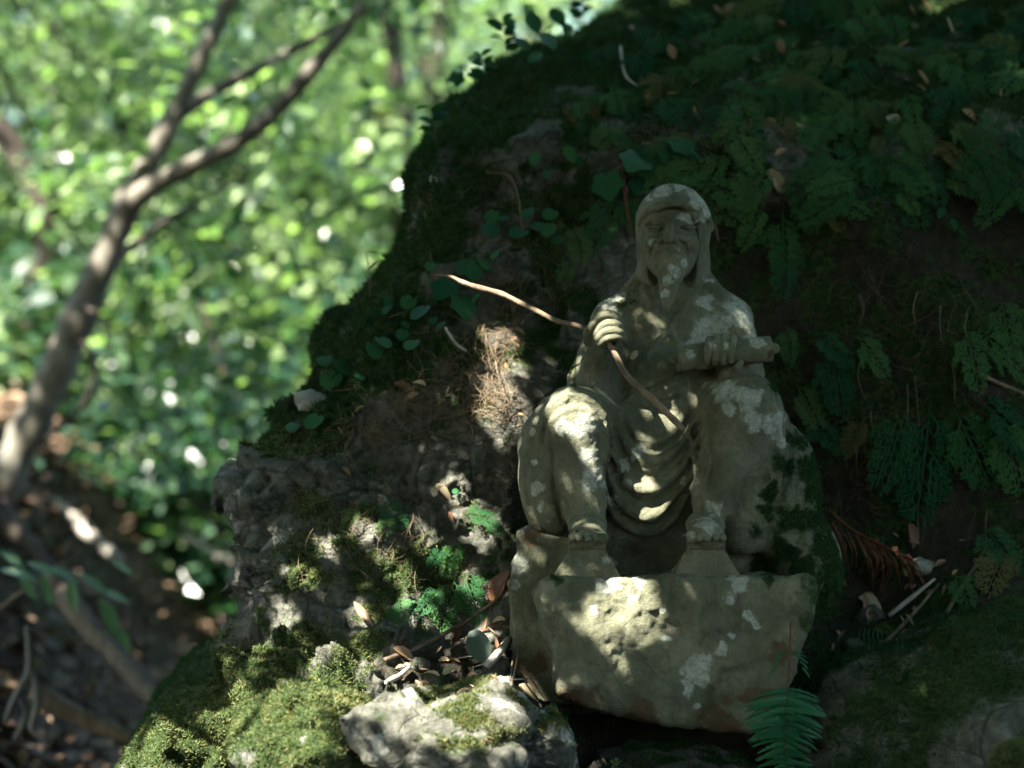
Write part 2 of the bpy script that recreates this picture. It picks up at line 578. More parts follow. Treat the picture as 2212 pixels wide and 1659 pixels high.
# ---- robed body
B = Field((1085, 565, -265), (1850, 1275, 190), 3.3)
B.ell((1448, 745, 45), (118, 150, 84), 20)
B.cone((1352, 690, 45), (1550, 690, 45), 50, 54, 30)
B.ell((1440, 845, 15), (122, 105, 95), 25)
B.cone((1448, 610, 55), (1448, 690, 50), 44, 80, 26)
B.ell((1443, 648, -68), (56, 72, 66), 14, True)
# mantle falling from the hood on to the shoulders
B.cone((1388, 604, 40), (1318, 670, 45), 18, 22, 16); B.cone((1526, 608, 40), (1598, 674, 45), 18, 24, 16)
# arms in wide sleeves
B.cone((1325, 700, 40), (1278, 828, 5), 52, 50, 24)
B.cone((1278, 828, 5), (1298, 778, -105), 48, 34, 18)
B.cone((1288, 800, -85), (1262, 862, -75), 34, 24, 16)
B.cone((1576, 702, 40), (1602, 810, 10), 56, 48, 24)
B.cone((1602, 812, 5), (1575, 790, -100), 46, 36, 18)
B.cone((1610, 815, -30), (1628, 838, -20), 30, 18, 14)
# thighs, knees, shins under cloth
B.cone((1370, 900, 60), (1240, 915, -110), 72, 70, 26)
B.cone((1530, 900, 60), (1597, 895, -110), 76, 80, 26)
B.cone((1240, 915, -115), (1262, 1118, -120), 68, 42, 22)
B.cone((1597, 898, -118), (1530, 1075, -118), 78, 46, 22)
B.cone((1530, 1060, -118), (1518, 1150, -130), 36, 29, 16)
B.cone((1262, 1100, -120), (1262, 1150, -130), 34, 28, 14)
# hanging robe sides
B.ell((1190, 1020, -35), (72, 148, 100), 22)
B.cone((1200, 895, -40), (1180, 960, -50), 40, 60, 20)
B.ell((1640, 1010, -25), (76, 175, 105), 26)
B.ell((1600, 1090, -50), (70, 110, 75), 26)
# lap cloth
B.ell((1402, 985, -20), (140, 172, 76), 30)
# boulder seat
B.ell((1440, 1150, 70), (300, 150, 105), 20)
B.ell((1700, 1080, 30), (76, 165, 125), 30)
B.ell((1745, 1235, 25), (78, 120, 130), 30)
# U folds of the lap
for i, (pts, r) in enumerate([
        ([(1345, 890), (1366, 935), (1408, 957), (1452, 936), (1480, 890)], 7),
        ([(1325, 905), (1352, 972), (1402, 1000), (1456, 972), (1500, 905)], 9),
        ([(1312, 925), (1340, 1025), (1398, 1062), (1458, 1020), (1512, 940)], 11),
        ([(1300, 965), (1332, 1078), (1398, 1118), (1458, 1070), (1505, 1000)], 11),
        ([(1292, 1040), (1330, 1118), (1398, 1158), (1452, 1118), (1490, 1050)], 9)]):
    B.drape(pts, [r * 0.5, r, r * 1.1, r, r * 0.5], 9, off=-r * 0.1)
for pts, r in [([(1335, 900), (1360, 955), (1405, 980), (1455, 955), (1490, 898)], 6),
               ([(1318, 915), (1346, 1000), (1400, 1032), (1457, 998), (1506, 922)], 7),
               ([(1306, 945), (1336, 1052), (1398, 1090), (1458, 1046), (1508, 970)], 7),
               ([(1296, 1000), (1330, 1098), (1398, 1138), (1455, 1094), (1498, 1030)], 6)]:
    B.drape(pts, [2, r, r, r, 2], 8, True, off=-2)
# under-hem recess between the shins
B.ell((1396, 1222, -100), (98, 74, 118), 12, True)
# zigzag lining edge of the hem on the left shin
B.drape([(1300, 905), (1305, 960), (1335, 1010), (1318, 1040), (1352, 1085), (1345, 1110)], [5, 7, 7, 7, 7, 5], 6)
B.drape([(1310, 960), (1345, 1015), (1330, 1045), (1362, 1090)], 4, 5, True)
# knee folds
for pts, r in [([(1168, 940), (1178, 896), (1215, 868), (1262, 868), (1302, 905)], 7),
               ([(1178, 975), (1188, 925), (1225, 896), (1268, 900), (1300, 940)], 5),
               ([(1530, 880), (1560, 838), (1610, 832), (1660, 868)], 6),
               ([(1535, 915), (1565, 868), (1615, 862), (1668, 905)], 4),
               ([(1655, 890), (1672, 960), (1668, 1050), (1650, 1120)], 8),
               ([(1150, 930), (1135, 1010), (1138, 1090), (1155, 1140)], 6),
               ([(1205, 1000), (1212, 1070), (1228, 1130)], 6),
               ([(1570, 980), (1556, 1060), (1552, 1120)], 7),
               ([(1485, 940), (1496, 1010), (1492, 1080)], 7)]:
    B.drape(pts, [r * 0.5, r, r, r * 0.5], 7, off=-r * 0.15)
for pts, r in [([(1172, 958), (1183, 910), (1220, 882), (1266, 884), (1301, 922)], 4),
               ([(1520, 930), (1530, 1000), (1520, 1060)], 6), ([(1192, 985), (1196, 1060), (1212, 1130)], 5)]:
    B.drape(pts, r, 6, True)
# collar, lapel and sash
B.drape([(1392, 618), (1402, 650), (1440, 705), (1470, 760)], [7, 8, 7, 6], 6)
B.drape([(1505, 622), (1490, 655), (1455, 700), (1418, 745), (1380, 800)], [7, 9, 8, 7, 4], 6)
B.drape([(1382, 690), (1402, 706), (1432, 720)], [3, 6, 3], 5)
B.drape([(1340, 838), (1390, 838), (1440, 815), (1480, 790)], [5, 8, 8, 5], 6)
B.drape([(1340, 862), (1395, 862), (1450, 838), (1500, 810)], [5, 8, 8, 5], 6)
B.drape([(1340, 850), (1392, 850), (1445, 827), (1490, 800)], 4, 5, True)
B.drape([(1350, 880), (1400, 884), (1460, 862)], 4, 5, True)
# sleeve folds
B.drape([(1300, 690), (1284, 740), (1262, 800)], 5, 6); B.drape([(1330, 700), (1322, 750), (1300, 770)], 5, 6)
B.drape([(1600, 690), (1625, 740), (1628, 790)], 5, 6); B.drape([(1575, 715), (1600, 750), (1606, 780)], 4, 6, True)
B.drape([(1245, 800), (1232, 840), (1215, 880)], 6, 6)
# shadow hollow under the raised sleeve
B.ell((1336, 822, -95), (26, 54, 60), 14, True)
B.drape([(1668, 850), (1692, 920), (1694, 1000), (1668, 1100), (1640, 1170)], [8, 13, 13, 11, 6], 10, True)
B.rough(1 / 40.0, 3.6, 4, 11); B.rough(1 / 9.0, 2.0, 3, 12)
BV, BQ = B.nets()
front_of_body = B.front
me = new_mesh("robed_body", to_world(BV), BQ, stone_attrs(BV))
link("robed_body", me, STONE, statue)

# ---- hood
H = Field((1330, 375, -110), (1585, 690, 130), 2.4)
H.ell((1456, 478, 22), (80, 84, 84), 10)
H.cone((1456, 490, 25), (1456, 566, 36), 79, 79, 14, sq=(1, 1, 0.9))
H.cone((1390, 592, 40), (1340, 646, 48), 17, 15, 12); H.cone((1522, 594, 40), (1574, 648, 48), 17, 16, 12)
H.ell((1450, 556, -74), (68, 108, 96), 6, True)
H.cone((1450, 600, -40), (1444, 680, -50), 60, 50, 8, True)
H.drape([(1378, 484), (1392, 462), (1422, 450), (1458, 447), (1500, 455), (1528, 472), (1538, 492)], [5, 7, 7, 7, 7, 7, 5], 7, n=26)
H.drape([(1378, 498), (1394, 474), (1424, 462), (1458, 459), (1500, 467), (1526, 484)], 4, 5, True, n=22)
H.rough(1 / 35.0, 3.0, 4, 21); H.rough(1 / 8.0, 1.0, 2, 22)
V, Q = H.nets()
hl = [(1500, 440, 34), (1520, 462, 26), (1430, 415, 26), (1470, 405, 20), (1400, 430, 16), (1535, 600, 18), (1560, 625, 16), (1350, 620, 14)]
HOOD = link("hood", new_mesh("hood", to_world(V), Q, stone_attrs(V, hl, [], [(1330, 640, 14), (1350, 612, 10)])), STONE, statue)

# ---- head with beard
F = Field((1375, 440, -130), (1525, 696, 40), 1.7)
F.ell((1449, 528, -14), (60, 80, 58), 10)
F.ell((1447, 568, -34), (46, 42, 42), 14)
F.ell((1408, 531, -50), (21, 18, 20), 10); F.ell((1484, 532, -50), (22, 18, 20), 10)
F.ell((1412, 500, -67), (21, 12, 16), 6, True); F.ell((1484, 498, -67), (22, 12, 16), 6, True)
F.drape([(1392, 492), (1411, 478), (1433, 487)], [4, 6.5, 5], 6, off=-1.5); F.drape([(1460, 485), (1484, 474), (1508, 488)], [5, 7.5, 4], 6, off=-1.5)
F.ell((1412, 501, -59), (15, 8, 9), 4); F.ell((1484, 500, -59), (16, 8, 9), 4)
F.drape([(1397, 502), (1411, 506), (1428, 502)], [2, 3.4, 2], 2, True, off=-1); F.drape([(1468, 502), (1484, 506), (1500, 500)], [2, 3.4, 2], 2, True, off=-1)
F.drape([(1398, 513), (1412, 518), (1428, 514)], 1.8, 3, True); F.drape([(1468, 513), (1484, 517), (1500, 511)], 1.8, 3, True)
F.cone((1445, 486, -68), (1438, 523, -92), 7, 11, 6)
F.ell((1427, 528, -74), (9, 7, 9), 5); F.ell((1451, 528, -74), (9, 7, 9), 5); F.ell((1438, 528, -94), (10, 9, 9), 4)
F.drape([(1420, 526), (1408, 540), (1402, 558)], 3.6, 4, True); F.drape([(1460, 526), (1475, 540), (1481, 558)], 3.6, 4, True)
F.drape([(1434, 540), (1420, 548), (1408, 562)], [5, 6, 3], 4, off=-1); F.drape([(1442, 540), (1458, 547), (1474, 562)], [5, 6, 3], 4, off=-1)
F.drape([(1416, 554), (1439, 561), (1464, 553)], [2.5, 5, 2.5], 3, True, off=-1)
F.drape([(1426, 563), (1439, 566), (1453, 563)], [3, 5, 3], 4, off=-2)
F.cone((1446, 588, -62), (1433, 680, -102), 33, 5, 12, sq=(1, 1, 0.8))
F.ell((1439, 632, -88), (18, 38, 14), 8)
for a, b in [((1415, 580), (1432, 640)), ((1432, 585), (1436, 648)), ((1450, 586), (1438, 645)), ((1470, 582), (1444, 630))]:
    F.drape([a, ((a[0] + b[0]) / 2, (a[1] + b[1]) / 2), b], [2.5, 2.5, 1], 4, True)
F.rough(1 / 18.0, 1.6, 4, 31); F.rough(1 / 5.0, 0.7, 2, 32)
V, Q = F.nets()
fl = [(1490, 468, 24), (1470, 470, 16), (1404, 529, 16), (1462, 552, 10), (1470, 576, 22), (1452, 590, 16), (1440, 620, 16), (1450, 600, 16), (1436, 645, 14)]  # some beard patches are added to brighten it against the chest
HEAD = link("head", new_mesh("head", to_world(V), Q, stone_attrs(V, fl, [], [])), STONE, statue)

HOOD.parent = HEAD            # the hood belongs to the head

# ---- rolled scroll held on the lap
S = Field((1425, 715, -200), (1690, 830, -60), 2.2)
a, b = np.array((1456, 786, -140.)), np.array((1652, 764, -128.)); ab = b - a; Ls = np.linalg.norm(ab); ab /= Ls
def cyl(x, y, z):
    t = (x - a[0]) * ab[0] + (y - a[1]) * ab[1] + (z - a[2]) * ab[2]
    r = np.sqrt((x - a[0] - t * ab[0]) ** 2 + (y - a[1] - t * ab[1]) ** 2 + (z - a[2] - t * ab[2]) ** 2) - 26
    e = np.maximum(-t, t - Ls)
    return np.minimum(np.maximum(r, e), 0) + np.hypot(np.maximum(r, 0), np.maximum(e, 0)) - 2
S.add(cyl, (1430, 720, -180), (1680, 820, -90), 4)
S.cone(a - 8 * ab, a + 6 * ab, 11, 11, 3); S.cone(a - 2 * ab + (0, 2, 0), a - 8 * ab, 17, 16, 3, True); S.cone(a - 7 * ab, a + 4 * ab, 9, 9, 3)
S.cone(b - 2 * ab, b + 9 * ab, 13, 12, 3)
S.drape([(1458, 770), (1520, 763), (1580, 756), (1650, 748)], 2, 3, True)
S.rough(1 / 22.0, 1.8, 4, 41); S.rough(1 / 6.0, 0.7, 2, 42)
V, Q = S.nets()
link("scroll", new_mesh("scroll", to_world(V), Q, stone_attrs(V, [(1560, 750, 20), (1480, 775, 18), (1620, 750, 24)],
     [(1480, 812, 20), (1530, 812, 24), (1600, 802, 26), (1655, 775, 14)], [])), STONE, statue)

# ---- hand closed over the scroll
G = Field((1485, 720, -215), (1610, 840, -70), 1.9)
G.ell((1545, 772, -118), (36, 30, 28), 8)
G.cone((1575, 788, -95), (1550, 775, -112), 27, 26, 10)
for i, (fx, top, low) in enumerate([(1520, 748, 794), (1537, 743, 797), (1553, 741, 797), (1569, 744, 792)]):
    dx = -3
    G.tube([(fx + 5, top + 14, -112), (fx + 2, top - 1, -138), (fx, top + 6, -164), (fx + dx, (top + low) / 2, -174), (fx + dx - 1, low, -166)],
           [10, 9.5, 9, 8.5, 7], 3, n=14)
G.tube([(1580, 778, -120), (1585, 795, -150), (1578, 806, -165)], [11, 9, 7], 4)
G.rough(1 / 15.0, 1.2, 3, 51)
V, Q = G.nets()
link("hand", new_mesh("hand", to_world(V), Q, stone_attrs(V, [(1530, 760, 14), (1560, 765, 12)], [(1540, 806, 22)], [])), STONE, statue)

# ---- raised fist
G = Field((1240, 675, -215), (1362, 800, -85), 1.9)
G.ell((1303, 728, -140), (32, 34, 30), 8)
G.cone((1290, 775, -112), (1298, 742, -132), 30, 27, 10)
for pts, r in [([(1272, 722, -148), (1286, 700, -160), (1307, 694, -166), (1326, 702, -162), (1337, 718, -146)], 9.5),
               ([(1284, 734, -158), (1298, 718, -172), (1314, 714, -176), (1330, 719, -170), (1340, 730, -150)], 8.8),
               ([(1287, 746, -160), (1300, 733, -174), (1316, 729, -178), (1333, 733, -171), (1343, 741, -152)], 8.4),
               ([(1291, 757, -156), (1304, 746, -172), (1319, 743, -176), (1335, 745, -168), (1344, 751, -150)], 8.0)]:
    G.tube(pts, [r * 0.9, r, r, r, r * 0.85], 2.5, n=14)
G.tube([(1268, 748, -130), (1266, 730, -150), (1276, 714, -162)], [12, 10, 8], 4)
G.cone((1322, 772, -150), (1310, 752, -140), 12, 10, 5, True)
G.rough(1 / 15.0, 1.1, 3, 61)
V, Q = G.nets()
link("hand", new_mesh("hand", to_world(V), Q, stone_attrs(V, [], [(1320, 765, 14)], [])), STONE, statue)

# ---- feet on their little wedges
for cx, cy, sgn in ((1263, 1160, -1), (1512, 1160, 1)):
    G = Field((cx - 75, cy - 60, -270), (cx + 75, cy + 90, -60), 2.4)
    G.cone((cx + 2, cy - 24, -135), (cx, cy, -212), 30, 24, 12, sq=(1.42, 1, 1))
    for t in range(5):
        tx = cx - 32 + 16 * t
        big = t == (4 if sgn < 0 else 0)
        G.cone((tx, cy + 2, -208), (tx, cy + 6, -238 + 4 * abs(t - 2)), 12 if big else 9, 11 if big else 8, 2.5)
    G.drape([(cx - 36, cy - 6), (cx, cy - 12), (cx + 36, cy - 6)], 3, 4, True)
    G.add(lambda x, y, z: np.maximum(np.maximum(np.abs(x - cx) - 33, np.abs(y - (cy + 17)) - 5), np.abs(z + 160) - 48) - 5,
          (cx - 48, cy + 8, -228), (cx + 48, cy + 30, -100), 5)
    G.add(lambda x, y, z: np.maximum(np.maximum(np.abs(x - cx) - 30 - 0.6 * np.clip(y - cy - 22, 0, 60), np.abs(y - (cy + 60)) - 36),
                                     np.abs(z + 140) - 62) - 3, (cx - 75, cy + 15, -210), (cx + 75, cy + 95, -70), 5)
    G.rough(1 / 20.0, 2.0, 4, 71 + sgn); G.rough(1 / 6.0, 0.8, 2, 73)
    V, Q = G.nets()
    link("foot", new_mesh("foot", to_world(V), Q, stone_attrs(V, LICHEN + [(1300, 1215, 22)], [],
         [(1575, 1215, 26)])), STONE, statue)

# ---- rough stone the figure is cut from, showing at the left
K = Field((1060, 1110, -135), (1260, 1560, 170), 4.0)
pf = polygon_sdf([(1118, 1150), (1140, 1138), (1190, 1160), (1240, 1170), (1240, 1520), (1125, 1510), (1102, 1490), (1104, 1330), (1100, 1270), (1106, 1215), (1116, 1190)])
K.add(lambda x, y, z: np.maximum(pf(x, y) + 8, np.abs(z - 10) - 110) - 8 + 0 * x, (1080, 1120, -120), (1250, 1530, 140), 6)
K.rough(1 / 60.0, 12, 4, 81); K.rough(1 / 14.0, 2.0, 3, 82)
V, Q = K.nets()
link("rock_base", new_mesh("rock_base", to_world(V), Q, stone_attrs(V, [(1122, 1218, 26), (1112, 1260, 12), (1140, 1150, 20)],
     [(1130, 1470, 60), (1165, 1430, 40), (1150, 1160, 30)], [])), STONE, statue)

# ---- plinth block
K = Field((1120, 1205, -285), (1790, 1610, 45), 4.2)
pf2 = polygon_sdf([(1156, 1292), (1172, 1258), (1205, 1246), (1500, 1244), (1732, 1246), (1738, 1290), (1700, 1410), (1652, 1548), (1600, 1574), (1500, 1562),
                   (1400, 1548), (1262, 1526), (1196, 1488), (1190, 1400), (1160, 1318)])
def pl(x, y, z):
    tilt = 0.10 * (y - 1400)                       # face leans back towards its foot
    q = pf2(x, y) + 20
    w = np.abs(z + 110 - 0.5 * tilt) - 110 + 0.0 * x
    return np.minimum(np.maximum(q, w), 0) + np.hypot(np.maximum(q, 0), np.maximum(w, 0)) - 20
K.add(pl, (1130, 1220, -260), (1760, 1600, 30), 4)
K.drape([(1200, 1380), (1190, 1330), (1160, 1300)], 9, 10, True)
K.drape([(1690, 1420), (1560, 1445), (1520, 1500), (1500, 1545)], [4, 10, 10, 4], 20, True)
K.ell((1395, 1240, -240), (22, 10, 30), 8, True)
K.rough(1 / 90.0, 20, 4, 91, 24); K.rough(1 / 26.0, 9.0, 4, 92, 20); K.rough(1 / 8.0, 2.2, 3, 93)
V, Q = K.nets()
plinth = link("plinth_block", new_mesh("plinth_block", to_world(V), Q, stone_attrs(V,
    [(1575, 1262, 34), (1598, 1330, 16), (1555, 1290, 22), (1540, 1400, 20), (1495, 1430, 36), (1500, 1460, 30), (1470, 1480, 20), (1420, 1320, 10), (1300, 1265, 34),
     (1350, 1290, 30), (1280, 1310, 22), (1370, 1260, 26), (1610, 1345, 12), (1425, 1375, 12), (1490, 1510, 16), (1455, 1440, 12), (1560, 1370, 14)],
    [(1170, 1400, 34), (1240, 1505, 60), (1380, 1535, 60), (1540, 1550, 70), (1620, 1500, 50), (1660, 1400, 40)], [(1740, 1260, 60), (1640, 1250, 26), (1200, 1245, 22), (1320, 1242, 12), (1730, 1340, 40)])), STONE)
plinth.location = STATUE_O
tag(plinth, "rough grey stone block under the feet of the seated statue", "stone block")
PLV, PLQ = V, Q
# ------------------------------------------------------------------ ground sheet to the horizon
def ground_z(x, y):
    d = y + D0
    z = -0.50 + 0.10 * np.maximum(0, d - 5.5) + 0.020 * np.clip(d - 6.5, 0, 5.5) ** 2 - 0.10 * np.maximum(0, d - 12) - 0.5 * sstep(13, 30, d)
    z = z + 0.72 * sstep(0.74, 1.4, -x) * sstep(5.0, 6.2, d)
    z = z + 0.5 * sstep(1.6, 4.0, x) * sstep(2.0, 5.0, d)
    return z
def gridlines(lo, hi, core_lo, core_hi, step, far):
    a = np.arange(core_lo, core_hi, step)
    l = core_lo - np.geomspace(step, core_lo - lo, far)
    h = core_hi + np.geomspace(step, hi - core_hi, far)
    return np.concatenate([l[::-1], a, h])
gx = gridlines(-160, 160, -5.0, 3.0, 0.05, 26)
gy = gridlines(-120, 200, -4.0, 9.0, 0.06, 26)
X, Y = np.meshgrid(gx, gy, indexing='ij')
Zg = ground_z(X, Y)
P = np.stack([X.ravel(), Y.ravel(), 0 * X.ravel()], 1)
Zg = Zg.ravel() + 0.07 * fbm(P, 1.1, 4, 201) + 0.03 * fbm(P, 6.0, 3, 202)
nx, ny = len(gx), len(gy)
I = np.arange(nx * ny).reshape(nx, ny)
Q = np.stack([I[:-1, :-1], I[1:, :-1], I[1:, 1:], I[:-1, 1:]], -1).reshape(-1, 4)
g = link("ground", new_mesh("ground", np.stack([X.ravel(), Y.ravel(), Zg], 1), Q), GROUND)
g["kind"] = "structure"
def gz(x, y):
    p = np.array([[x, y, 0.0]])
    return float(ground_z(np.array([x]), np.array([y]))[0] + 0.07 * fbm(p, 1.1, 4, 201)[0] + 0.03 * fbm(p, 6.0, 3, 202)[0])

# ------------------------------------------------------------------ the rock bank behind the statue
CU = [350, 600, 850, 1100, 1350, 1600, 1850, 2212, 2700]
CV = [-300, 0, 200, 330, 450, 650, 850, 1000, 1150, 1300, 1400, 1500, 1600, 1850]
CY = np.array([
    [1.5, 1.5, 1.4, 1.3, 1.2, 1.15, 1.1, 1.0, .9],
    [1.1, 1.1, 1.1, 1.0, .90, .85, .80, .70, .6],
    [.80, .80, .75, .64, .58, .54, .50, .44, .36],
    [.60, .60, .52, .46, .42, .40, .38, .36, .3],
    [.50, .50, .44, .40, .37, .35, .34, .32, .28],
    [.42, .42, .34, .28, .29, .32, .33, .31, .26],
    [.32, .32, .22, .15, .22, .31, .33, .30, .24],
    [.26, .20, .14, .12, .2, .30, .32, .28, .2],
    [.20, .11, .08, .10, .18, .28, .28, .2, .12],
    [.15, .05, .02, .05, .14, .22, .22, .12, .0],
    [.10, -.02, -.05, -.06, .05, .12, .10, .0, -.1],
    [.05, -.08, -.12, -.12, .03, .08, .04, -.08, -.2],
    [.02, -.10, -.16, -.14, .02, .06, -.0, -.16, -.3],
    [-.05, -.2, -.28, -.25, -.05, .02, -.1, -.3, -.5]])
LUMPS = [(720, 1440, 130, .05), (600, 1240, 90, .05), (520, 1090, 60, .06), (540, 1290, 50, .05), (760, 1180, 110, .03), (640, 1000, 80, .04),
         (980, 1290, 90, -.03), (560, 1480, 90, .05), (430, 1600, 80, .05), (900, 420, 90, .06), (1150, 160, 140, .05), (780, 760, 70, .04),
         (1700, 380, 110, .05), (2080, 290, 130, .05), (1900, 470, 110, .06), (1500, 300, 120, .04), (1080, 560, 80, .03), (2000, 640, 130, .06), (1830, 800, 100, .05), (2100, 850, 120, .06), (1900, 1010, 110, .05)]
gu = np.arange(300, 2705, 10.0); gv = np.arange(-300, 1851, 10.0)
tmp = np.stack([np.interp(gu, CU, row) for row in CY], 0)
BY = np.stack([np.interp(gv, CV, tmp[:, j]) for j in range(len(gu))], 1)
for _ in range(30):
    p_ = np.pad(BY, 1, mode='edge')
    BY = (p_[:-2, 1:-1] + p_[2:, 1:-1] + p_[1:-1, :-2] + p_[1:-1, 2:] + 2 * BY) / 6
GU, GV = np.meshgrid(gu, gv)
for u_, v_, r_, a_ in LUMPS:
    BY -= a_ * np.exp(-((GU - u_) ** 2 + (GV - v_) ** 2) / (r_ * r_))
def bil(u, v):
    x = np.clip((np.asarray(u) - 300) / 10, 0, len(gu) - 1.001); y = np.clip((np.asarray(v) + 300) / 10, 0, len(gv) - 1.001)
    i = x.astype(int); j = y.astype(int); fx = x - i; fy = y - j
    return (BY[j, i] * (1 - fx) + BY[j, i + 1] * fx) * (1 - fy) + (BY[j + 1, i] * (1 - fx) + BY[j + 1, i + 1] * fx) * fy
EV = [-300, 0, 60, 100, 200, 330, 380, 470, 530, 600, 700, 720, 745, 830, 900, 990, 1050, 1110, 1200, 1260, 1300, 1350, 1450, 1540, 1660, 1850]
EU = [1560, 1345, 1262, 1135, 1000, 888, 865, 862, 852, 802, 775, 720, 694, 690, 602, 542, 490, 505, 500, 484, 500, 480, 462, 400, 300, 150]
NR, NC, NW = 360, 330, 26
rv = np.linspace(1850, -300, NR)
eu = np.interp(-rv, -np.array(EV[::-1]), EU[::-1])
s_ = np.linspace(0, 1, NC) ** 1.25
VV = np.repeat(rv[:, None], NC, 1)
UU = eu[:, None] + s_[None] * (2700 - eu[:, None])
YY = bil(UU, VV)
R_ = 110.0
t_ = np.clip(1 - (UU - eu[:, None]) / R_, 0, 1)
YY = YY + 0.13 * (1 - np.sqrt(np.maximum(1 - t_ * t_, 0)))
# wrap the left flank round to the back
wr = np.linspace(1, 0, NW + 1)[:-1]
WY = YY[:, :1] + 1.5 * wr[None] ** 1.3
sc = UM * (YY + D0) / D0
PX = (UU - 1106) * sc; PZ = (1236 - VV) * sc
WX = PX[:, :1] + 0.02 * wr[None] + 0.55 * wr[None] ** 2
WZ = PZ[:, :1] + 0 * wr[None]
AX = np.concatenate([WX, PX], 1); AY = np.concatenate([WY, YY], 1); AZ = np.concatenate([WZ, PZ], 1)
AU = np.concatenate([np.repeat(eu[:, None], NW, 1), UU], 1); AV = np.concatenate([np.repeat(rv[:, None], NW, 1), VV], 1)
G3 = np.stack([AX, AY, AZ], -1)
def grid_normals(G3):
    du = np.gradient(G3, axis=1); dv = np.gradient(G3, axis=0)
    n = np.cross(du, dv); n /= np.linalg.norm(n, axis=-1, keepdims=True) + 1e-9
    return n
Nn = grid_normals(G3)
if Nn[NR // 2, NC // 2, 1] > 0:
    Nn = -Nn
FP = G3.reshape(-1, 3); fu = AU.ravel(); fv = AV.ravel()
n_lo = fbm(FP, 3.2, 4, 301); n_md = fbm(FP, 11, 4, 302); n_hi = fbm(FP, 42, 3, 303)
rocky = sstep(-0.15, 0.35, n_lo * 0.7 + 0.9 * np.exp(-(((fu - 540) / 130) ** 2 + ((fv - 1150) / 200) ** 2)) + 0.35 * np.exp(-(((fu - 850) / 260) ** 2 + ((fv - 1040) / 90) ** 2))
              + 0.55 * sstep(950, 1100, fv) * (fu < 1110) - 0.5 * (fu > 1300))
disp = (0.032 + 0.03 * (fu > 1500)) * n_lo + (0.016 + 0.020 * sstep(1250, 1450, fv) * (fu < 1100)) * n_md + 0.006 * n_hi
disp = disp + rocky * (facet(FP, 900, 305, 0.40) * 0.6 + facet(FP, 5200, 306, 0.5) * 0.7)
FP = FP + Nn.reshape(-1, 3) * disp[:, None]
nz_ = fbm(FP, 18, 5, 311, .62)
soil = 0.10 + 0.65 * sstep(1250, 1700, fu) * sstep(330, 520, fv) + 0.5 * sstep(0.0, 0.5, -n_lo) * sstep(950, 1200, fu)  + 0.45 * np.exp(-(((fu - 1000) / 160) ** 2 + ((fv - 300) / 150) ** 2)) \
    + 0.6 * np.exp(-(((fu - 950) / 200) ** 2 + ((fv - 1440) / 70) ** 2)) + 0.5 * (fv > 1540) * (fu > 1150)
moss = 0.40 + 0.34 * np.exp(-(((fu - 760) / 280) ** 2 + ((fv - 1190) / 200) ** 2)) + 0.85 * nz_ + 0.3 * n_lo - 0.42 * np.exp(-(((fu - 520) / 80) ** 2 + ((fv - 1120) / 170) ** 2)) \
    + 0.30 * sstep(1250, 1420, fv) * (1 - sstep(900, 1100, fu)) + 0.5 * np.exp(-((fu - AU[:, NW].repeat(NC + NW)) / 130) ** 2) * (fv < 980) \
    - 0.9 * np.exp(-(((fu - 950) / 200) ** 2 + ((fv - 1440) / 70) ** 2)) - 0.35 * np.exp(-(((fu - 850) / 300) ** 2 + ((fv - 1030) / 70) ** 2)) \
    + 0.35 * (1 - sstep(150, 350, fv)) + 0.04 * sstep(1300, 1700, fu) * sstep(420, 520, fv)
lich = 0.05 + 0.5 * rocky * np.exp(-(((fu - 560) / 140) ** 2 + ((fv - 1150) / 220) ** 2)) * (0.7 + 0.8 * fbm(FP, 25, 3, 331))
NCW = NC + NW
I = np.arange(NR * NCW).reshape(NR, NCW)
Q = np.stack([I[:-1, :-1], I[:-1, 1:], I[1:, 1:], I[1:, :-1]], -1).reshape(-1, 4)
bank = link("rock_bank", new_mesh("rock_bank", FP, Q, {"soil": np.clip(soil, 0, 1), "moss": np.clip(moss, 0, 1), "lichen": np.clip(lich, 0, 1)}), BANK)
bank["kind"] = "structure"
BANKN = grid_normals(FP.reshape(NR, NCW, 3)).reshape(-1, 3)
BANKN *= np.where(BANKN[:, 1:2] * 0 + (BANKN[I[NR // 2, NCW // 2], 1] > 0), -1.0, 1.0)

# depth lookup of the finished surface, for laying things on it
BIN = 6.0
zb = np.full((int(2300 / BIN), int(1800 / BIN)), 9.0)
def splat(P):
    d = P[:, 1] + D0
    s = UM * d / D0
    uu = P[:, 0] / s + 1106; vv = 1236 - P[:, 2] / s
    a = (uu / BIN).astype(int); b = ((vv + 60) / BIN).astype(int)
    ok = (a >= 0) & (a < zb.shape[0]) & (b >= 0) & (b < zb.shape[1]) & (d > 1)
    np.minimum.at(zb, (a[ok], b[ok]), P[ok, 1])
splat(FP)
def surf(u, v, r=1):
    a = int(u / BIN); b = int((v + 60) / BIN)
    w = zb[max(a - r, 0):a + r + 1, max(b - r, 0):b + r + 1]
    w = w[w < 8.5]
    return float(np.median(w)) if len(w) else (surf(u, v, r + 2) if r < 9 else 0.3)

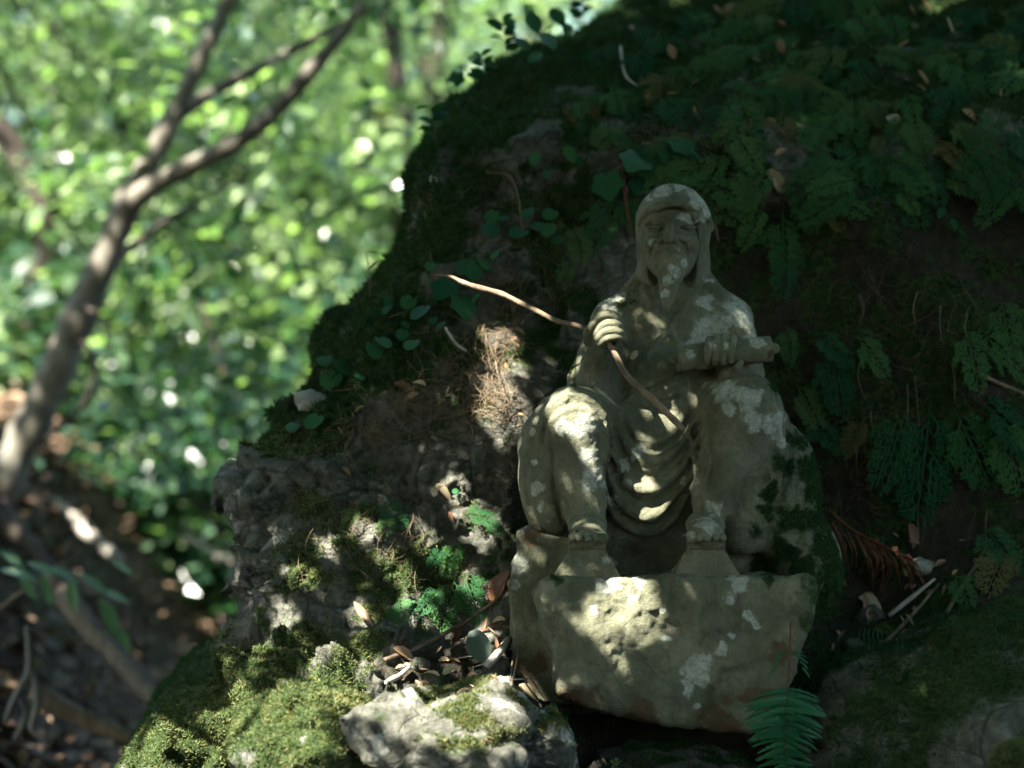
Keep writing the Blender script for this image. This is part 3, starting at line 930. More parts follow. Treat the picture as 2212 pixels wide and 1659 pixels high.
# ------------------------------------------------------------------ boulders and stones
def boulder_mesh(name, rad, seed, facets=60, sub=5, amp=0.16, moss=0.5, soil=0.1, lichen=0.1, fac=0.35):
    bm = bmesh.new()
    bmesh.ops.create_icosphere(bm, subdivisions=sub, radius=1.0)
    V = np.array([v.co[:] for v in bm.verts], np.float32)
    F = np.array([[v.index for v in f.verts] for f in bm.faces])
    bm.free()
    k = 1 + amp * fbm(V + seed, 1.4, 4, seed) + fac * facet(V, facets, seed + 1, 0.6) + 0.05 * fbm(V, 7, 4, seed + 2) + 0.02 * fbm(V, 22, 3, seed + 3)
    W = V * k[:, None] * np.array(rad, np.float32)
    nz = fbm(V, 4, 4, seed + 5)
    m = np.clip(moss + 0.55 * nz + 0.25 * V[:, 2], 0, 1)
    a = {"moss": m, "soil": np.clip(soil + 0.3 * nz, 0, 1), "lichen": np.clip(lichen - 0.6 * nz, 0, 1)}
    return new_mesh(name, W, F, a), W, F, m

def boulder(name, label, c, rad, seed, rot=0.0, group=None, cat="boulder", **kw):
    me, W, F, m = boulder_mesh(name, rad, seed, **kw)
    o = link(name, me, BANK)
    o.location = c
    o.rotation_euler = (0, 0, rot)
    tag(o, label, cat, group)
    Wr = W.copy()
    cs, sn = math.cos(rot), math.sin(rot)
    Wr[:, 0], Wr[:, 1] = W[:, 0] * cs - W[:, 1] * sn, W[:, 0] * sn + W[:, 1] * cs
    Wr += np.array(c, np.float32)
    splat(Wr)
    return o, Wr, F, m

MOSSY = []
MOSSY.append(boulder("mossy_boulder", "smooth dark boulder furred all over with deep green moss, sloping behind the pale rock face", U(640, 1745, .62), (.30, .30, .335), 411, amp=.06, moss=1.0, fac=.05, lichen=-.5) + (1,))
MOSSY.append(boulder("lit_boulder", "pale sunlit rock with dark cracks and yellow moss beside the plinth block", U(965, 1645, -.27), (.16, .15, .118), 421, amp=.22, moss=.22, fac=.55, facets=40, lichen=.25) + (0,))
MOSSY.append(boulder("lumpy_boulder", "lumpy boulder with bright yellow green moss below the rock bank", U(665, 1620, -.28), (.105, .12, .095), 431, amp=.26, moss=.72, fac=.4, lichen=.1) + (0,))
MOSSY.append(boulder("low_boulder", "low mossy boulder catching the sun where the bank meets the dark moss slope", U(380, 1690, -.10), (.085, .10, .085), 441, amp=.26, moss=.72, fac=.4, lichen=.1) + (0,))
MOSSY.append(boulder("shaded_boulder", "large dark boulder with dull moss streaks beside the green fern frond", U(2190, 1790, -.02), (.36, .26, .345), 451, amp=.14, moss=.38, fac=.3, soil=.2, lichen=-.1) + (1,))
MOSSY.append(boulder("moss_cushion_rock", "small rock covered by a round moss cushion on the dark boulder", U(2205, 1668, -.42), (.042, .05, .045), 461, amp=.15, moss=1.0, fac=.1, sub=4) + (0,))
MOSSY.append(boulder("buried_rock", "dark rock in the shadow under the plinth block", U(1430, 1735, -.08), (.16, .10, .09), 481, amp=.22, moss=.2, fac=.45, soil=.4, lichen=-.2) + (1,))  # more soil and less lichen for a dark tone
MOSSY.append(boulder("split_rock", "pale broken rock leaning below the left corner of the plinth block", U(1165, 1640, -.24), (.052, .08, .075), 471, amp=.25, moss=.25, fac=.5, sub=4, lichen=.3, soil=0) + (0,))
for i, (u, v, r, lab) in enumerate([
        (1000, 1425, 40, "brown rounded stone half buried in leaf litter"), (1072, 1440, 30, "small grey stone against the statue's rough base"),
        (1040, 1470, 26, "grey stone below the shiny green leaf"), (940, 1470, 28, "mossy stone in the litter beside a broken twig"),
        (1085, 1478, 22, "pale stone wedged by the plinth's lower corner"), (905, 1435, 20, "flat grey green stone under the long twig"),
        (670, 868, 34, "pale grey stone on the rim of the rock bank"), (1990, 1225, 26, "white chalky stone beside the withered fern"),
        (1880, 1335, 34, "grey round stone in the gap right of the plinth"), (1845, 1395, 22, "dark pebble below the grey round stone"),
        (1115, 1510, 20, "flat pale chip of stone beneath the statue's rough base"), (1010, 1500, 18, "small brown stone on the sunlit rock")]):
    Yp = surf(u, v)
    boulder("stone", lab, U(u, v, Yp - 0.004), (r * UM * 1.1, r * UM, r * UM * .8), 500 + i, rot=i * 1.3, cat="stone", sub=3, amp=.25, fac=.4, facets=18,
            moss=.45 if "mossy" in lab else .1, soil=.75 if "brown" in lab else .1, lichen=.9 if ("pale" in lab or "white" in lab) else .1)

# ------------------------------------------------------------------ moss fur
def blades(name, V, F, weight, n, mat, length=(.005, .012), width=.0016, seed=0, parent=None, droop=.35, kind=True):
    r = np.random.default_rng(seed)
    V = np.asarray(V, np.float64)
    T = F if F.shape[1] == 3 else np.concatenate([F[:, [0, 1, 2]], F[:, [0, 2, 3]]])
    e1 = V[T[:, 1]] - V[T[:, 0]]; e2 = V[T[:, 2]] - V[T[:, 0]]
    nr = np.cross(e1, e2); ar = np.linalg.norm(nr, axis=1)
    w = ar * np.clip(weight[T].mean(1), 0, 1)
    if w.sum() <= 0:
        return None
    idx = r.choice(len(T), n, p=w / w.sum())
    a = r.random(n); b = r.random(n); fl = a + b > 1; a[fl] = 1 - a[fl]; b[fl] = 1 - b[fl]
    p = V[T[idx, 0]] + a[:, None] * e1[idx] + b[:, None] * e2[idx]
    N = nr[idx] / (ar[idx][:, None] + 1e-12)
    c = V.mean(0)
    d = N + r.normal(size=(n, 3)) * .55 + np.array([0, 0, -droop + .3])
    d /= np.linalg.norm(d, axis=1)[:, None]
    side = np.cross(d, r.normal(size=(n, 3))); side /= np.linalg.norm(side, axis=1)[:, None]
    clump = fbm(p, 55, 2, seed + 3)
    L = (length[0] + (length[1] - length[0]) * r.random(n)) * (1 + .6 * clump)
    p0 = p - side * width - d * .001; p1 = p + side * width - d * .001; p2 = p + d * L[:, None]
    P = np.stack([p0, p1, p2], 1).reshape(-1, 3)
    tint = np.clip(.5 + .5 * fbm(p, 14, 3, seed + 5) + .35 * clump + .2 * r.normal(size=n), 0, 1)
    me = new_mesh(name, P, np.arange(3 * n).reshape(-1, 3), {"tint": np.repeat(tint, 3)}, smooth=False)
    o = link(name, me, mat, parent)
    if kind:
        o["kind"] = "stuff"
    return o
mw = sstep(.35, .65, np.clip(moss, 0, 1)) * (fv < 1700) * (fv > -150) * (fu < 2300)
bright = np.clip(1 - sstep(950, 1150, fu) , 0, 1) * sstep(900, 1020, fv)  # moss here gets the sunlit tone, the rest the shaded one
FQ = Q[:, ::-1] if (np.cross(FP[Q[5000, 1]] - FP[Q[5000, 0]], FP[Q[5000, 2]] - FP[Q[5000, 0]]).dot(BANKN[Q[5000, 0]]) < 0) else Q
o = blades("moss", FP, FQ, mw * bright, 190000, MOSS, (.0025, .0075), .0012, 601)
tag(o, "moss coloured sunlit yellow green over the lower left of the rock bank", "moss")
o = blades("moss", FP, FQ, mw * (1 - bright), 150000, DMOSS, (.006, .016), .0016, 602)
tag(o, "moss coloured a shaded dark green on the upper bank", "moss")
for (o, Wr, F, m, dark) in MOSSY:
    area = {"mossy_boulder": 70000, "lit_boulder": 16000, "lumpy_boulder": 22000, "low_boulder": 12000, "shaded_boulder": 22000, "moss_cushion_rock": 9000, "split_rock": 3000, "buried_rock": 4000}[o.name]
    rot = o.rotation_euler.z
    loc = Wr - np.array(o.location, np.float32)
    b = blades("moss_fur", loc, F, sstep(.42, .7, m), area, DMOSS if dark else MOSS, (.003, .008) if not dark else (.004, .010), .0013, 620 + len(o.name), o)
# moss growing on the statue's right flank
sm = blobs(BV, SMOSS, 5)
o = blades("moss_fur", to_world(BV), BQ, sstep(.5, .9, sm) , 36000, DMOSS, (.004, .011), .0013, 641, statue)
o2 = blades("moss_fur", to_world(PLV), PLQ, sstep(.5, .9, blobs(PLV, [(1745, 1250, 46), (1640, 1248, 18), (1200, 1245, 16)], 5)), 3500, DMOSS, (.004, .01), .0013, 642, plinth)
o2 = blades("moss_fur", to_world(BV), BQ, sstep(.4, .8, blobs(BV, [(1338, 655, 16), (1362, 650, 12), (1312, 645, 10), (1236, 800, 9), (1245, 840, 8)], 8)), 1100, MOSS, (.003, .006), .001, 643, statue)
# ------------------------------------------------------------------ leaf and frond shapes
def frame(pos, tip, normal):
    """matrix with local +Y along tip and local +Z near normal"""
    y = Vector(tip).normalized()
    z = Vector(normal); z = (z - y * z.dot(y)).normalized()
    x = y.cross(z)
    M = Matrix((x, y, z)).transposed().to_4x4()
    M.translation = Vector(pos)
    return M

def leaf_shape(name, outline, curl=0.15, fold=0.12, rows=7, serr=0.0, mat=None):
    """outline(t)->half width, t 0..1 along the leaf; a grid of 5 columns, folded along its rib"""
    V, F = [], []
    for i in range(rows + 1):
        t = i / rows
        w = outline(t) * (1 + (serr if i % 2 else -serr))
        for j in (-1, -.5, 0, .5, 1):
            V.append((j * w, t, fold * abs(j) * w * 2 - curl * t * t))
    for i in range(rows):
        for j in range(4):
            a = i * 5 + j
            F.append((a, a + 1, a + 6, a + 5))
    me = quads_to_mesh(name, V, F)
    if mat:
        me.materials.append(mat)
    return me

def heart_mesh(name, mat, lobes=0.0, seed=0):
    r = random.Random(seed)
    n = 22
    pts = []
    for i in range(n):
        a = -math.pi / 2 + 2 * math.pi * i / n          # start at the notch
        q = a + math.pi / 2
        rr = 0.5 * (1 + 0.10 * math.cos(2 * q)) * (0.78 + 0.30 * (1 - math.cos(q)) / 2)
        if i == 0:
            rr *= 0.45
        if lobes:
            rr *= 1 + lobes * (1 if i % 4 == 3 else (-.6 if i % 4 == 1 else 0))
        rr *= 1 + 0.04 * (r.random() - .5)
        pts.append((rr * math.cos(a), 0.33 + rr * math.sin(a)))
    V = [(0, 0.33, 0)]
    for x, y in pts:
        V.append((x, y, 0.10 * abs(x) - 0.22 * (y - .3) ** 2 + .02 * (r.random() - .5)))
    V += [(x * .5, .33 + (y - .33) * .5, .03 * abs(x)) for x, y in pts]
    F = []
    for i in range(n):
        k = (i + 1) % n
        F.append((1 + i, 1 + k, 1 + n + k, 1 + n + i)); F.append((1 + n + i, 1 + n + k, 0, 0))
    me = quads_to_mesh(name, V, F)
    me.materials.append(mat)
    return me

def cypress_mesh(name, seed):
    """flat spray of scale leaves: rachis, alternate branchlets, short side twigs"""
    r = random.Random(seed)
    V, F = [], []
    def strip(p, a, L, w, z):
        ca, sa = math.sin(a), math.cos(a)
        nx, ny = sa, -ca
        b = len(V)
        for t, k in ((0, .55), (.45, 1.0), (.85, .75), (1, 0.08)):
            x, y = p[0] + ca * L * t, p[1] + sa * L * t
            dz = z - .18 * (y * y) + r.uniform(-.006, .006)
            V.append((x - nx * w * k, y - ny * w * k, dz - .004)); V.append((x, y, dz + .004)); V.append((x + nx * w * k, y + ny * w * k, dz - .004))
        for i in range(3):
            c = b + 3 * i
            F.append((c, c + 1, c + 4, c + 3)); F.append((c + 1, c + 2, c + 5, c + 4))
    strip((0, 0), 0, 1.0, .011, 0)
    n = 13
    for i in range(n):
        t = .10 + .84 * i / (n - 1)
        sd = 1 if i % 2 else -1
        L = (.46 * (1 - t) ** .75 + .09) * r.uniform(.8, 1.15)
        a = sd * math.radians(r.uniform(36, 52))
        strip((0, t), a, L, .011, 0)
        m = max(2, int(L / .042))
        z0 = r.uniform(-.02, .02)
        for j in range(m):
            q = .12 + .8 * (j + .5) / m
            px, py = math.sin(a) * L * q, t + math.cos(a) * L * q
            for s2 in ((1,) if j % 2 else (-1,)):
                l2 = (.15 * (1 - q) + .05) * r.uniform(.7, 1.2)
                a2 = a + s2 * math.radians(r.uniform(30, 45))
                strip((px, py), a2, l2, .012, z0 * q)
                if l2 > .09:
                    for s3 in (-1, 1):
                        strip((px + math.sin(a2) * l2 * .45, py + math.cos(a2) * l2 * .45), a2 + s3 * .6, l2 * .42, .010, z0 * q)
    me = quads_to_mesh(name, V, F, smooth=False)
    me.materials.append(CYP)
    return me

HEART = [heart_mesh("leaf", IVY, 0, k) for k in range(3)]
LOBED = [heart_mesh("leaf", IVY, .16, k + 9) for k in range(2)]
OVAL = leaf_shape("leaf", lambda t: .30 * math.sin(math.pi * min(1, t * .97 + .03)) ** .8 * (1 - .25 * t), .12, .10, 8, 0, IVY)
OVALD = leaf_shape("fallen_leaf", lambda t: .24 * math.sin(math.pi * min(1, t * .97 + .03)) ** .8, .30, .30, 8, .04, DRY)
OVALP = leaf_shape("fallen_leaf", lambda t: .26 * math.sin(math.pi * min(1, t * .97 + .03)) ** .8, .35, .28, 8, .05, PALE)
LANCE = leaf_shape("fallen_leaf", lambda t: .11 * math.sin(math.pi * min(1, t * .97 + .03)) ** .9, .12, .25, 8, 0, DRY)
CURLD = leaf_shape("fallen_leaf", lambda t: .20 * math.sin(math.pi * min(1, t * .9 + .08)) ** .7, .55, .75, 9, .06, PALE)
CYPM = [cypress_mesh("cypress_frond", 700 + k) for k in range(5)]

def put(name, me, pos, tip, normal, size, parent=None, local=None):
    o = link(name, me, None, parent)
    M = frame(pos, tip, normal) @ Matrix.Diagonal((size, size, size, 1))
    o.matrix_world = M if local is None else M
    if parent is not None:
        o.matrix_parent_inverse = Matrix()
        o.matrix_basis = parent.matrix_basis.inverted() @ M
    return o

R = random.Random(11)
def rv3(s):
    return Vector((R.uniform(-s, s), R.uniform(-s, s), R.uniform(-s, s)))

def tube_obj(name, pts, rad, mat, parent=None, seg=6, n=None, cap=True):
    P = spline(pts, n or max(6, 3 * len(pts)))
    rr = np.interp(np.linspace(0, 1, len(P)), np.linspace(0, 1, len(rad)), rad) if np.ndim(rad) else rad
    V, F = tube_arrays(P, rr, seg, cap)
    if parent is not None:
        V = V - np.array(parent.location)
    o = link(name, quads_to_mesh(name, V, F), mat, parent)
    return o

# ------------------------------------------------------------------ the stick in the fist
stick_uv = [(943, 596, -20), (975, 601, -32), (998, 613, -40), (1030, 625, -50), (1080, 640, -66), (1120, 660, -80), (1160, 681, -96), (1200, 703, -112),
            (1240, 714, -132), (1270, 726, -148), (1297, 744, -154), (1318, 768, -160), (1333, 800, -172), (1345, 822, -180), (1372, 850, -192), (1402, 876, -200),
            (1430, 905, -208), (1450, 925, -212), (1464, 940, -214)]
spts = []
for (u, v, w) in stick_uv:
    spts.append((STATUE_O.x + (u - 1450) * UM, w * UM, STATUE_O.z + (1236 - v) * UM))
sr = np.array([2.5, 4, 6.5, 7.5, 7.5, 6.8, 6.8, 6.2, 6, 7, 7, 7.5, 8, 8.2, 8.2, 8.6, 8.6, 9, 6.5]) * UM * .82
stick = link("stick", None); stick.name = "stick"
P_ = spline(spts, 70)
rr_ = np.interp(np.linspace(0, 1, 70), np.linspace(0, 1, len(sr)), sr) * (1 + .10 * np.sin(np.arange(70) * 1.7) * (np.random.default_rng(4).random(70)))
V, F = tube_arrays(P_, rr_, 9)
bpy.data.objects.remove(stick)
stick = link("stick", quads_to_mesh("stick", V, F), TWIG)
tag(stick, "crooked brown stick pushed through the statue's raised fist", "stick")

# ------------------------------------------------------------------ creeping plants with round leaves
def creeper(label, leaves, kind="heart", group=None):
    """leaves: (u, v, size, lift) ; one plant with a stem running under its leaves"""
    base = U(leaves[0][0], leaves[0][1] + 20, surf(leaves[0][0], leaves[0][1] + 20))
    root = thing("creeper", label, "plant", base, group)
    pts = []
    for (u, v, sz, lift) in leaves:
        Y = surf(u, v)
        pos = U(u, v + sz * .3, Y - .012 - lift)
        me = {"heart": HEART, "lobed": LOBED, "oval": [OVAL]}[kind]
        tipdir = Vector((R.uniform(-.6, .6), -.55, -.55 + R.uniform(-.3, .25)))
        flat = R.random()
        nrm = Vector((R.uniform(-.3, .3), -.75 if flat < .6 else -.28, .75)) + rv3(.15)
        s = sz * 2 * UM
        c = U(u, v, Y - .012 - lift) - tipdir.normalized() * s * .33
        put("leaf", R.choice(me), c, tipdir, nrm, s, root)
        foot = U(u + R.uniform(-12, 12), v + 26, surf(u, v + 26) + .002)
        tube_obj("leaf_stalk", [foot, (c + foot) / 2 + Vector((0, -.008, .004)), c], .0008, IVY, root, 4, 5, False)
        pts.append(foot)
    if len(pts) > 1:
        tube_obj("stem", pts, .0011, TWIG, root, 4)
    return root

creeper("creeper with two round leaves lying above the dark hollow of the bank", [(1155, 338, 26, .02), (1228, 326, 28, .02), (1180, 372, 18, .01), (1250, 345, 16, .01)], "oval")
creeper("creeper with one big round leaf and jagged leaves just above the statue's hood", [(1378, 345, 46, .03), (1312, 392, 42, .03), (1470, 312, 34, .02), (1440, 330, 22, .01), (1390, 395, 34, .01), (1505, 335, 20, .01)], "lobed")
creeper("creeper cluster of small round leaves left of the statue's hood", [(1056, 492, 26, .02), (1062, 466, 20, .02), (1140, 457, 20, .02), (1190, 460, 22, .02), (1124, 500, 26, .02), (1158, 488, 20, .01), (1185, 493, 22, .02), (1205, 515, 15, .01), (1090, 470, 14, .01)])
creeper("creeper with pale heart leaves under the tip of the stick", [(1005, 572, 26, .02), (1042, 566, 24, .02), (1022, 584, 24, .03), (930, 573, 16, .02), (1070, 548, 14, .01)])
creeper("creeper with broad jagged leaves behind the stick", [(965, 618, 38, .02), (1000, 655, 36, .015), (1030, 640, 18, .01)], "lobed")
creeper("creeper with round leaves on the rim above the root tangle", [(840, 648, 15, .02), (838, 664, 17, .02), (884, 650, 22, .02), (910, 670, 28, .02), (955, 700, 14, .01), (875, 700, 12, .01), (935, 690, 13, .01)])
creeper("creeper with heart leaves beside the dry leaves on the rim", [(806, 752, 25, .02), (826, 736, 22, .02), (870, 720, 18, .02), (890, 741, 22, .02)])
creeper("creeper with large heart leaves on the outer edge of the bank", [(738, 787, 32, .02), (702, 776, 22, .02), (718, 816, 30, .02), (775, 812, 14, .01)])
creeper("creeper with two dark round leaves over the pale stone", [(634, 919, 22, .02), (680, 906, 25, .02)])
creeper("tall plant with broad drooping leaves on the crest of the bank", [(1150, 40, 40, .05), (1180, 80, 46, .06), (1125, 90, 34, .04), (1200, 30, 38, .05), (1160, 120, 30, .03), (1225, 60, 26, .03)], "oval")
creeper("small holly like seedling standing on the upper rim", [(988, 165, 24, .03), (968, 172, 12, .02)], "lobed")
creeper("seedling with tiny leaves in the sunlit roots left of the statue", [(1205, 585, 9, .0), (1220, 600, 8, 0), (968, 1195, 10, 0), (985, 1060, 9, 0)], "heart")
creeper("low plant with a few green leaves at the foot of the plinth", [(1190, 1530, 16, .0), (1215, 1545, 14, .0), (1175, 1545, 10, 0)])
creeper("thin sprig with small pointed leaves growing in the recess right of the statue", [(2035, 455, 20, .01), (2060, 480, 20, .01), (2078, 500, 16, .01), (2020, 435, 14, .01)], "oval")

# upright sprigs against the bright background on the rim
for (u0, v0, h, lab) in [(790, 640, 95, "thin upright grass stem on the rim of the bank"), (930, 300, 70, "feathery seedling on the upper rim"),
                         (1085, 120, 75, "dark bushy seedling on the crest of the bank"), (1040, 170, 50, "small twiggy seedling beside the crest"), (1255, 60, 70, "spiky seedling at the top of the bank")]:
    Y = surf(u0 + 15, v0 + 10)
    root = thing("seedling", lab, "plant", U(u0 + 8, v0 + 8, Y + .03))
    top = U(u0, v0 - h, Y + .02)
    foot = U(u0 + 8, v0 + 8, Y + .04)
    tube_obj("stem", [foot, (foot + top) / 2 + Vector((.004, 0, 0)), top], [.0012, .0006], TWIG, root, 4)
    nl = 3 if "grass" in lab else 14
    for k in range(nl):
        t = .25 + .75 * k / max(1, nl - 1)
        p = foot.lerp(top, t)
        put("leaf", OVAL if "grass" not in lab else LANCE, p, Vector((R.choice((-1, 1)) * R.uniform(.5, 1), R.uniform(-.5, .5), R.uniform(.0, .7))), rv3(1) + Vector((0, -.3, .6)),
            (.035 if "grass" in lab else .028) * R.uniform(.7, 1.2), root)

# ------------------------------------------------------------------ cypress fronds
def lay(u, v, ang, length, lift):
    """start point and direction of something lying along the surface"""
    du, dv = math.sin(ang) * length, math.cos(ang) * length
    y0, y1, ym = surf(u, v, 2), surf(u + du, v + dv, 2), surf(u + du * .5, v + dv * .5, 2)
    y1 = min(y1, y0 + .35 * length * UM)
    y0 = min(y0, 2 * ym - y1 + .004) if ym < (y0 + y1) / 2 else y0
    a, b = U(u, v, y0 - lift), U(u + du, v + dv, y1 - lift * 1.5)
    return a, (b - a) + Vector((0, -.15 * length * UM, 0))
def frond(u, v, size, ang, label, grp, lift=.012, up=.55, seed=None):
    """ang: 0 = hanging straight down, positive to the right"""
    p0, tip = lay(u, v, ang, size * .75, lift)
    nrm = Vector((R.uniform(-.25, .25), -1.0 + R.uniform(-.2, .2), up + R.uniform(-.2, .3)))
    s = size * UM
    o = put("cypress_frond", R.choice(CYPM), p0, tip, nrm, s)
    tag(o, label, "cypress frond", grp)
    return o
L1 = "flat feathery cypress frond drooping among others over the crest of the bank"
G1 = "cypress fronds over the bank crest"
for k in range(190):
    u = R.uniform(1230, 2230); v = R.uniform(-40, 420)
    if v < 120 - (u - 1230) * .45 or (u < 1300 and v > 250):
        continue
    zone = ("beside the tall broad leaved plant of the crest" if u < 1420 and v < 230 else "on the bank just above the statue's hood" if u < 1560 and v >= 230 else
            "around the curled tan leaf right of the hood" if u < 1800 and v >= 230 else "on the crest straight above the statue" if u < 1800 else
            "by the large pale dead leaf of the crest" if v < 180 else "over the upper edge of the dark recess")
    frond(u, v, R.uniform(70, 180), R.uniform(-1.4, 1.4), "flat feathery cypress frond " + zone, "cypress fronds " + zone, R.uniform(.004, .035), R.uniform(.3, 1.1))
for (u, v, s, a, lab) in [
        (1690, 455, 150, .05, "long cypress frond hanging straight down right of the statue's hood"), (1700, 530, 130, -.10, "lower tip of the long hanging cypress spray beside the hood"),
        (1650, 440, 110, -.5, "short cypress frond curving towards the statue's hood"),
        (1700, 700, 90, .1, "small cypress frond level with the statue's shoulder"), (1760, 715, 130, .9, "cypress frond spreading right of the statue's shoulder"),
        (1790, 740, 160, .15, "cypress frond hanging right of the scroll"), (1850, 725, 110, .7, "cypress frond above the dark soil of the recess"),
        (2080, 700, 150, .3, "cypress frond at the dark right side of the recess"), (2120, 720, 150, .9, "cypress frond reaching out to the right of the recess"),
        (2160, 640, 150, .2, "cypress frond beneath the ledge at the far side of the recess"),
        (1960, 880, 190, -.35, "drooping cypress frond with a pale upper edge in the recess"), (2010, 870, 260, -.12, "longest cypress frond hanging low in the recess"),
        (2060, 880, 200, .45, "broad cypress frond beside the longest hanging one"), (2110, 860, 200, .9, "cypress frond spreading over the dark stone of the recess"),
        (2160, 900, 180, .3, "cypress frond above the brown roots of the recess"), (1870, 900, 100, -.6, "small cypress frond near the moss on the statue's flank"),
        (1720, 830, 110, .5, "cypress frond tucked behind the statue's elbow"), (1740, 900, 120, .9, "cypress frond behind the statue's mossy knee"),
        (2120, 1130, 150, .7, "cypress frond lying over the top of the dark boulder"), (2170, 1180, 150, -.4, "cypress frond crossing the upper edge of the dark boulder"),
        (2060, 1240, 110, .5, "cypress frond on the slope beside the bare twig"), (1890, 1350, 60, 1.3, "tiny cypress tip in the gap right of the plinth"),
        (1000, 1110, 80, 1.45, "pale sunlit cypress tip beside the statue's robe"), (1045, 1120, 60, .9, "second pale cypress tip beside the statue's robe"),
        (985, 1160, 90, -.3, "dark cypress sprig below the pale sunlit tips"), (960, 1180, 60, -.7, "bright green cypress sprig on the mossy rock"),
        (985, 1245, 130, -.35, "cypress frond hanging above the leaf litter left of the plinth"), (1000, 1235, 120, .35, "vivid backlit cypress frond above the leaf litter"),
        (960, 1265, 110, -.9, "cypress frond brushing the mossy rock above the litter"), (860, 1290, 90, .1, "cypress sprig hanging beside the pinkish dry leaf"),
        (820, 1080, 90, .8, "grey green cypress sprig on the moss of the rock face"), (775, 1090, 70, -.6, "small cypress sprig on the left of the rock face"),
        (840, 1110, 70, -.3, "small cypress sprig under the curled dry leaf"), (1240, 560, 70, -.5, "small cypress sprig behind the stick"),
        (1240, 480, 110, .2, "soft cypress sprig left of the statue's hood"), (1200, 470, 90, -.3, "cypress sprig among the small round leaves"),
        (560, 1600, 90, .6, "dark cypress sprig lying on the lumpy boulder"), (1340, 430, 90, .5, "cypress sprig at the left rim of the statue's hood")]:
    frond(u, v, s, a, lab, None, .02 if u > 1600 else .01)

# ------------------------------------------------------------------ green fern in front of the plinth, its stalk rising behind
fern = thing("fern", "green fern frond hanging in front of the plinth's right corner", "fern", U(1705, 1400, -.235))
ribs = [(1708, 1345, -.190), (1705, 1440, -.235), (1698, 1520, -.275), (1694, 1600, -.292), (1703, 1690, -.285)]
RP = spline([U(*r) for r in ribs], 60)
V, F = tube_arrays(RP, np.linspace(.0015, .0010, 60), 6)
link("stalk", quads_to_mesh("stalk", V - np.array(fern.location), F), RUST, fern)
PIN = leaf_shape("pinna", lambda t: .12 * (1 - t) ** .5 * (.8 + .2 * math.sin(t * 60)) + .004, .38, .16, 14, .10, FERN)
k = 0
for i in range(24, 60):
    t = (i - 24) / 36
    for sd in (-1, 1):
        L = (.036 + .016 * math.sin(math.pi * min(1, t * 1.3 + .2))) * R.uniform(.85, 1.1)
        p = Vector(RP[i])
        put("pinna", PIN, p, Vector((sd, -.18 + R.uniform(-.25, .2), R.uniform(-.22, .14))), Vector((-sd * .1, -.75, .75)) + rv3(.4), L * 1.08, fern)
        k += 1
f2 = thing("fern", "tiny fern sprout with two curled tips against the plinth", "fern", U(1705, 1440, -.2))
for sd in (-1, 1):
    for t in range(5):
        put("pinna", PIN, U(1705 + sd * (4 + t * 6), 1410 + t * t * 2, -.215), Vector((sd * .8, -.3, .2 - .25 * t)), Vector((0, -.8, .6)), .018, f2)
f3 = thing("fern", "small green fern tip beside the grey round stone", "fern", U(1890, 1375, surf(1890, 1375)))
for t in range(8):
    for sd in (-1, 1):
        p = U(1855 + t * 10, 1372 + .4 * (t - 3) ** 2, surf(1890, 1375) - .03)
        put("pinna", PIN, p, Vector((.25, -.2, sd)), Vector((0, -.9, .5)), .013, f3)

# ------------------------------------------------------------------ withered fern fans right of the statue
wf = thing("withered_fern", "withered rust brown fern drooping beside the statue's mossy base", "fern", U(1800, 1130, surf(1800, 1130)))
for k in range(26):
    t = k / 25
    p0 = (1795 + 165 * t + R.uniform(-8, 8), 1128 + 75 * t + R.uniform(-8, 8))
    Lg = R.uniform(85, 150) * (1 - .35 * t)
    Y0 = surf(*p0) - .03
    pts = [U(p0[0], p0[1], Y0), U(p0[0] + 20 + 14 * R.random(), p0[1] + Lg * .5, Y0 - .03), U(p0[0] + 26 + R.uniform(-15, 20), p0[1] + Lg, Y0 - .02)]
    P_ = spline(pts, 14)
    V, F = [], []
    wv = R.uniform(2.5, 5) * UM
    for i, p in enumerate(P_):
        ww = wv * (1 + .5 * math.sin(i * 2.3 + k)) * (1.05 - i / 14)
        V += [p + np.array((-ww, .002 * math.sin(i), 0)), p + np.array((0, -.0025, 0)), p + np.array((ww, .002 * math.cos(i * 1.7), 0))]
    for i in range(13):
        F += [(3 * i, 3 * i + 1, 3 * i + 4, 3 * i + 3), (3 * i + 1, 3 * i + 2, 3 * i + 5, 3 * i + 4)]
    link("pinna", quads_to_mesh("pinna", np.array(V) - np.array(wf.location), F), RUST, wf)
tube_obj("stalk", [U(1790, 1100, surf(1790, 1110) - .03), U(1850, 1150, surf(1850, 1150) - .035), U(1965, 1205, surf(1965, 1205) - .03)], .0018, RUST, wf, 5)

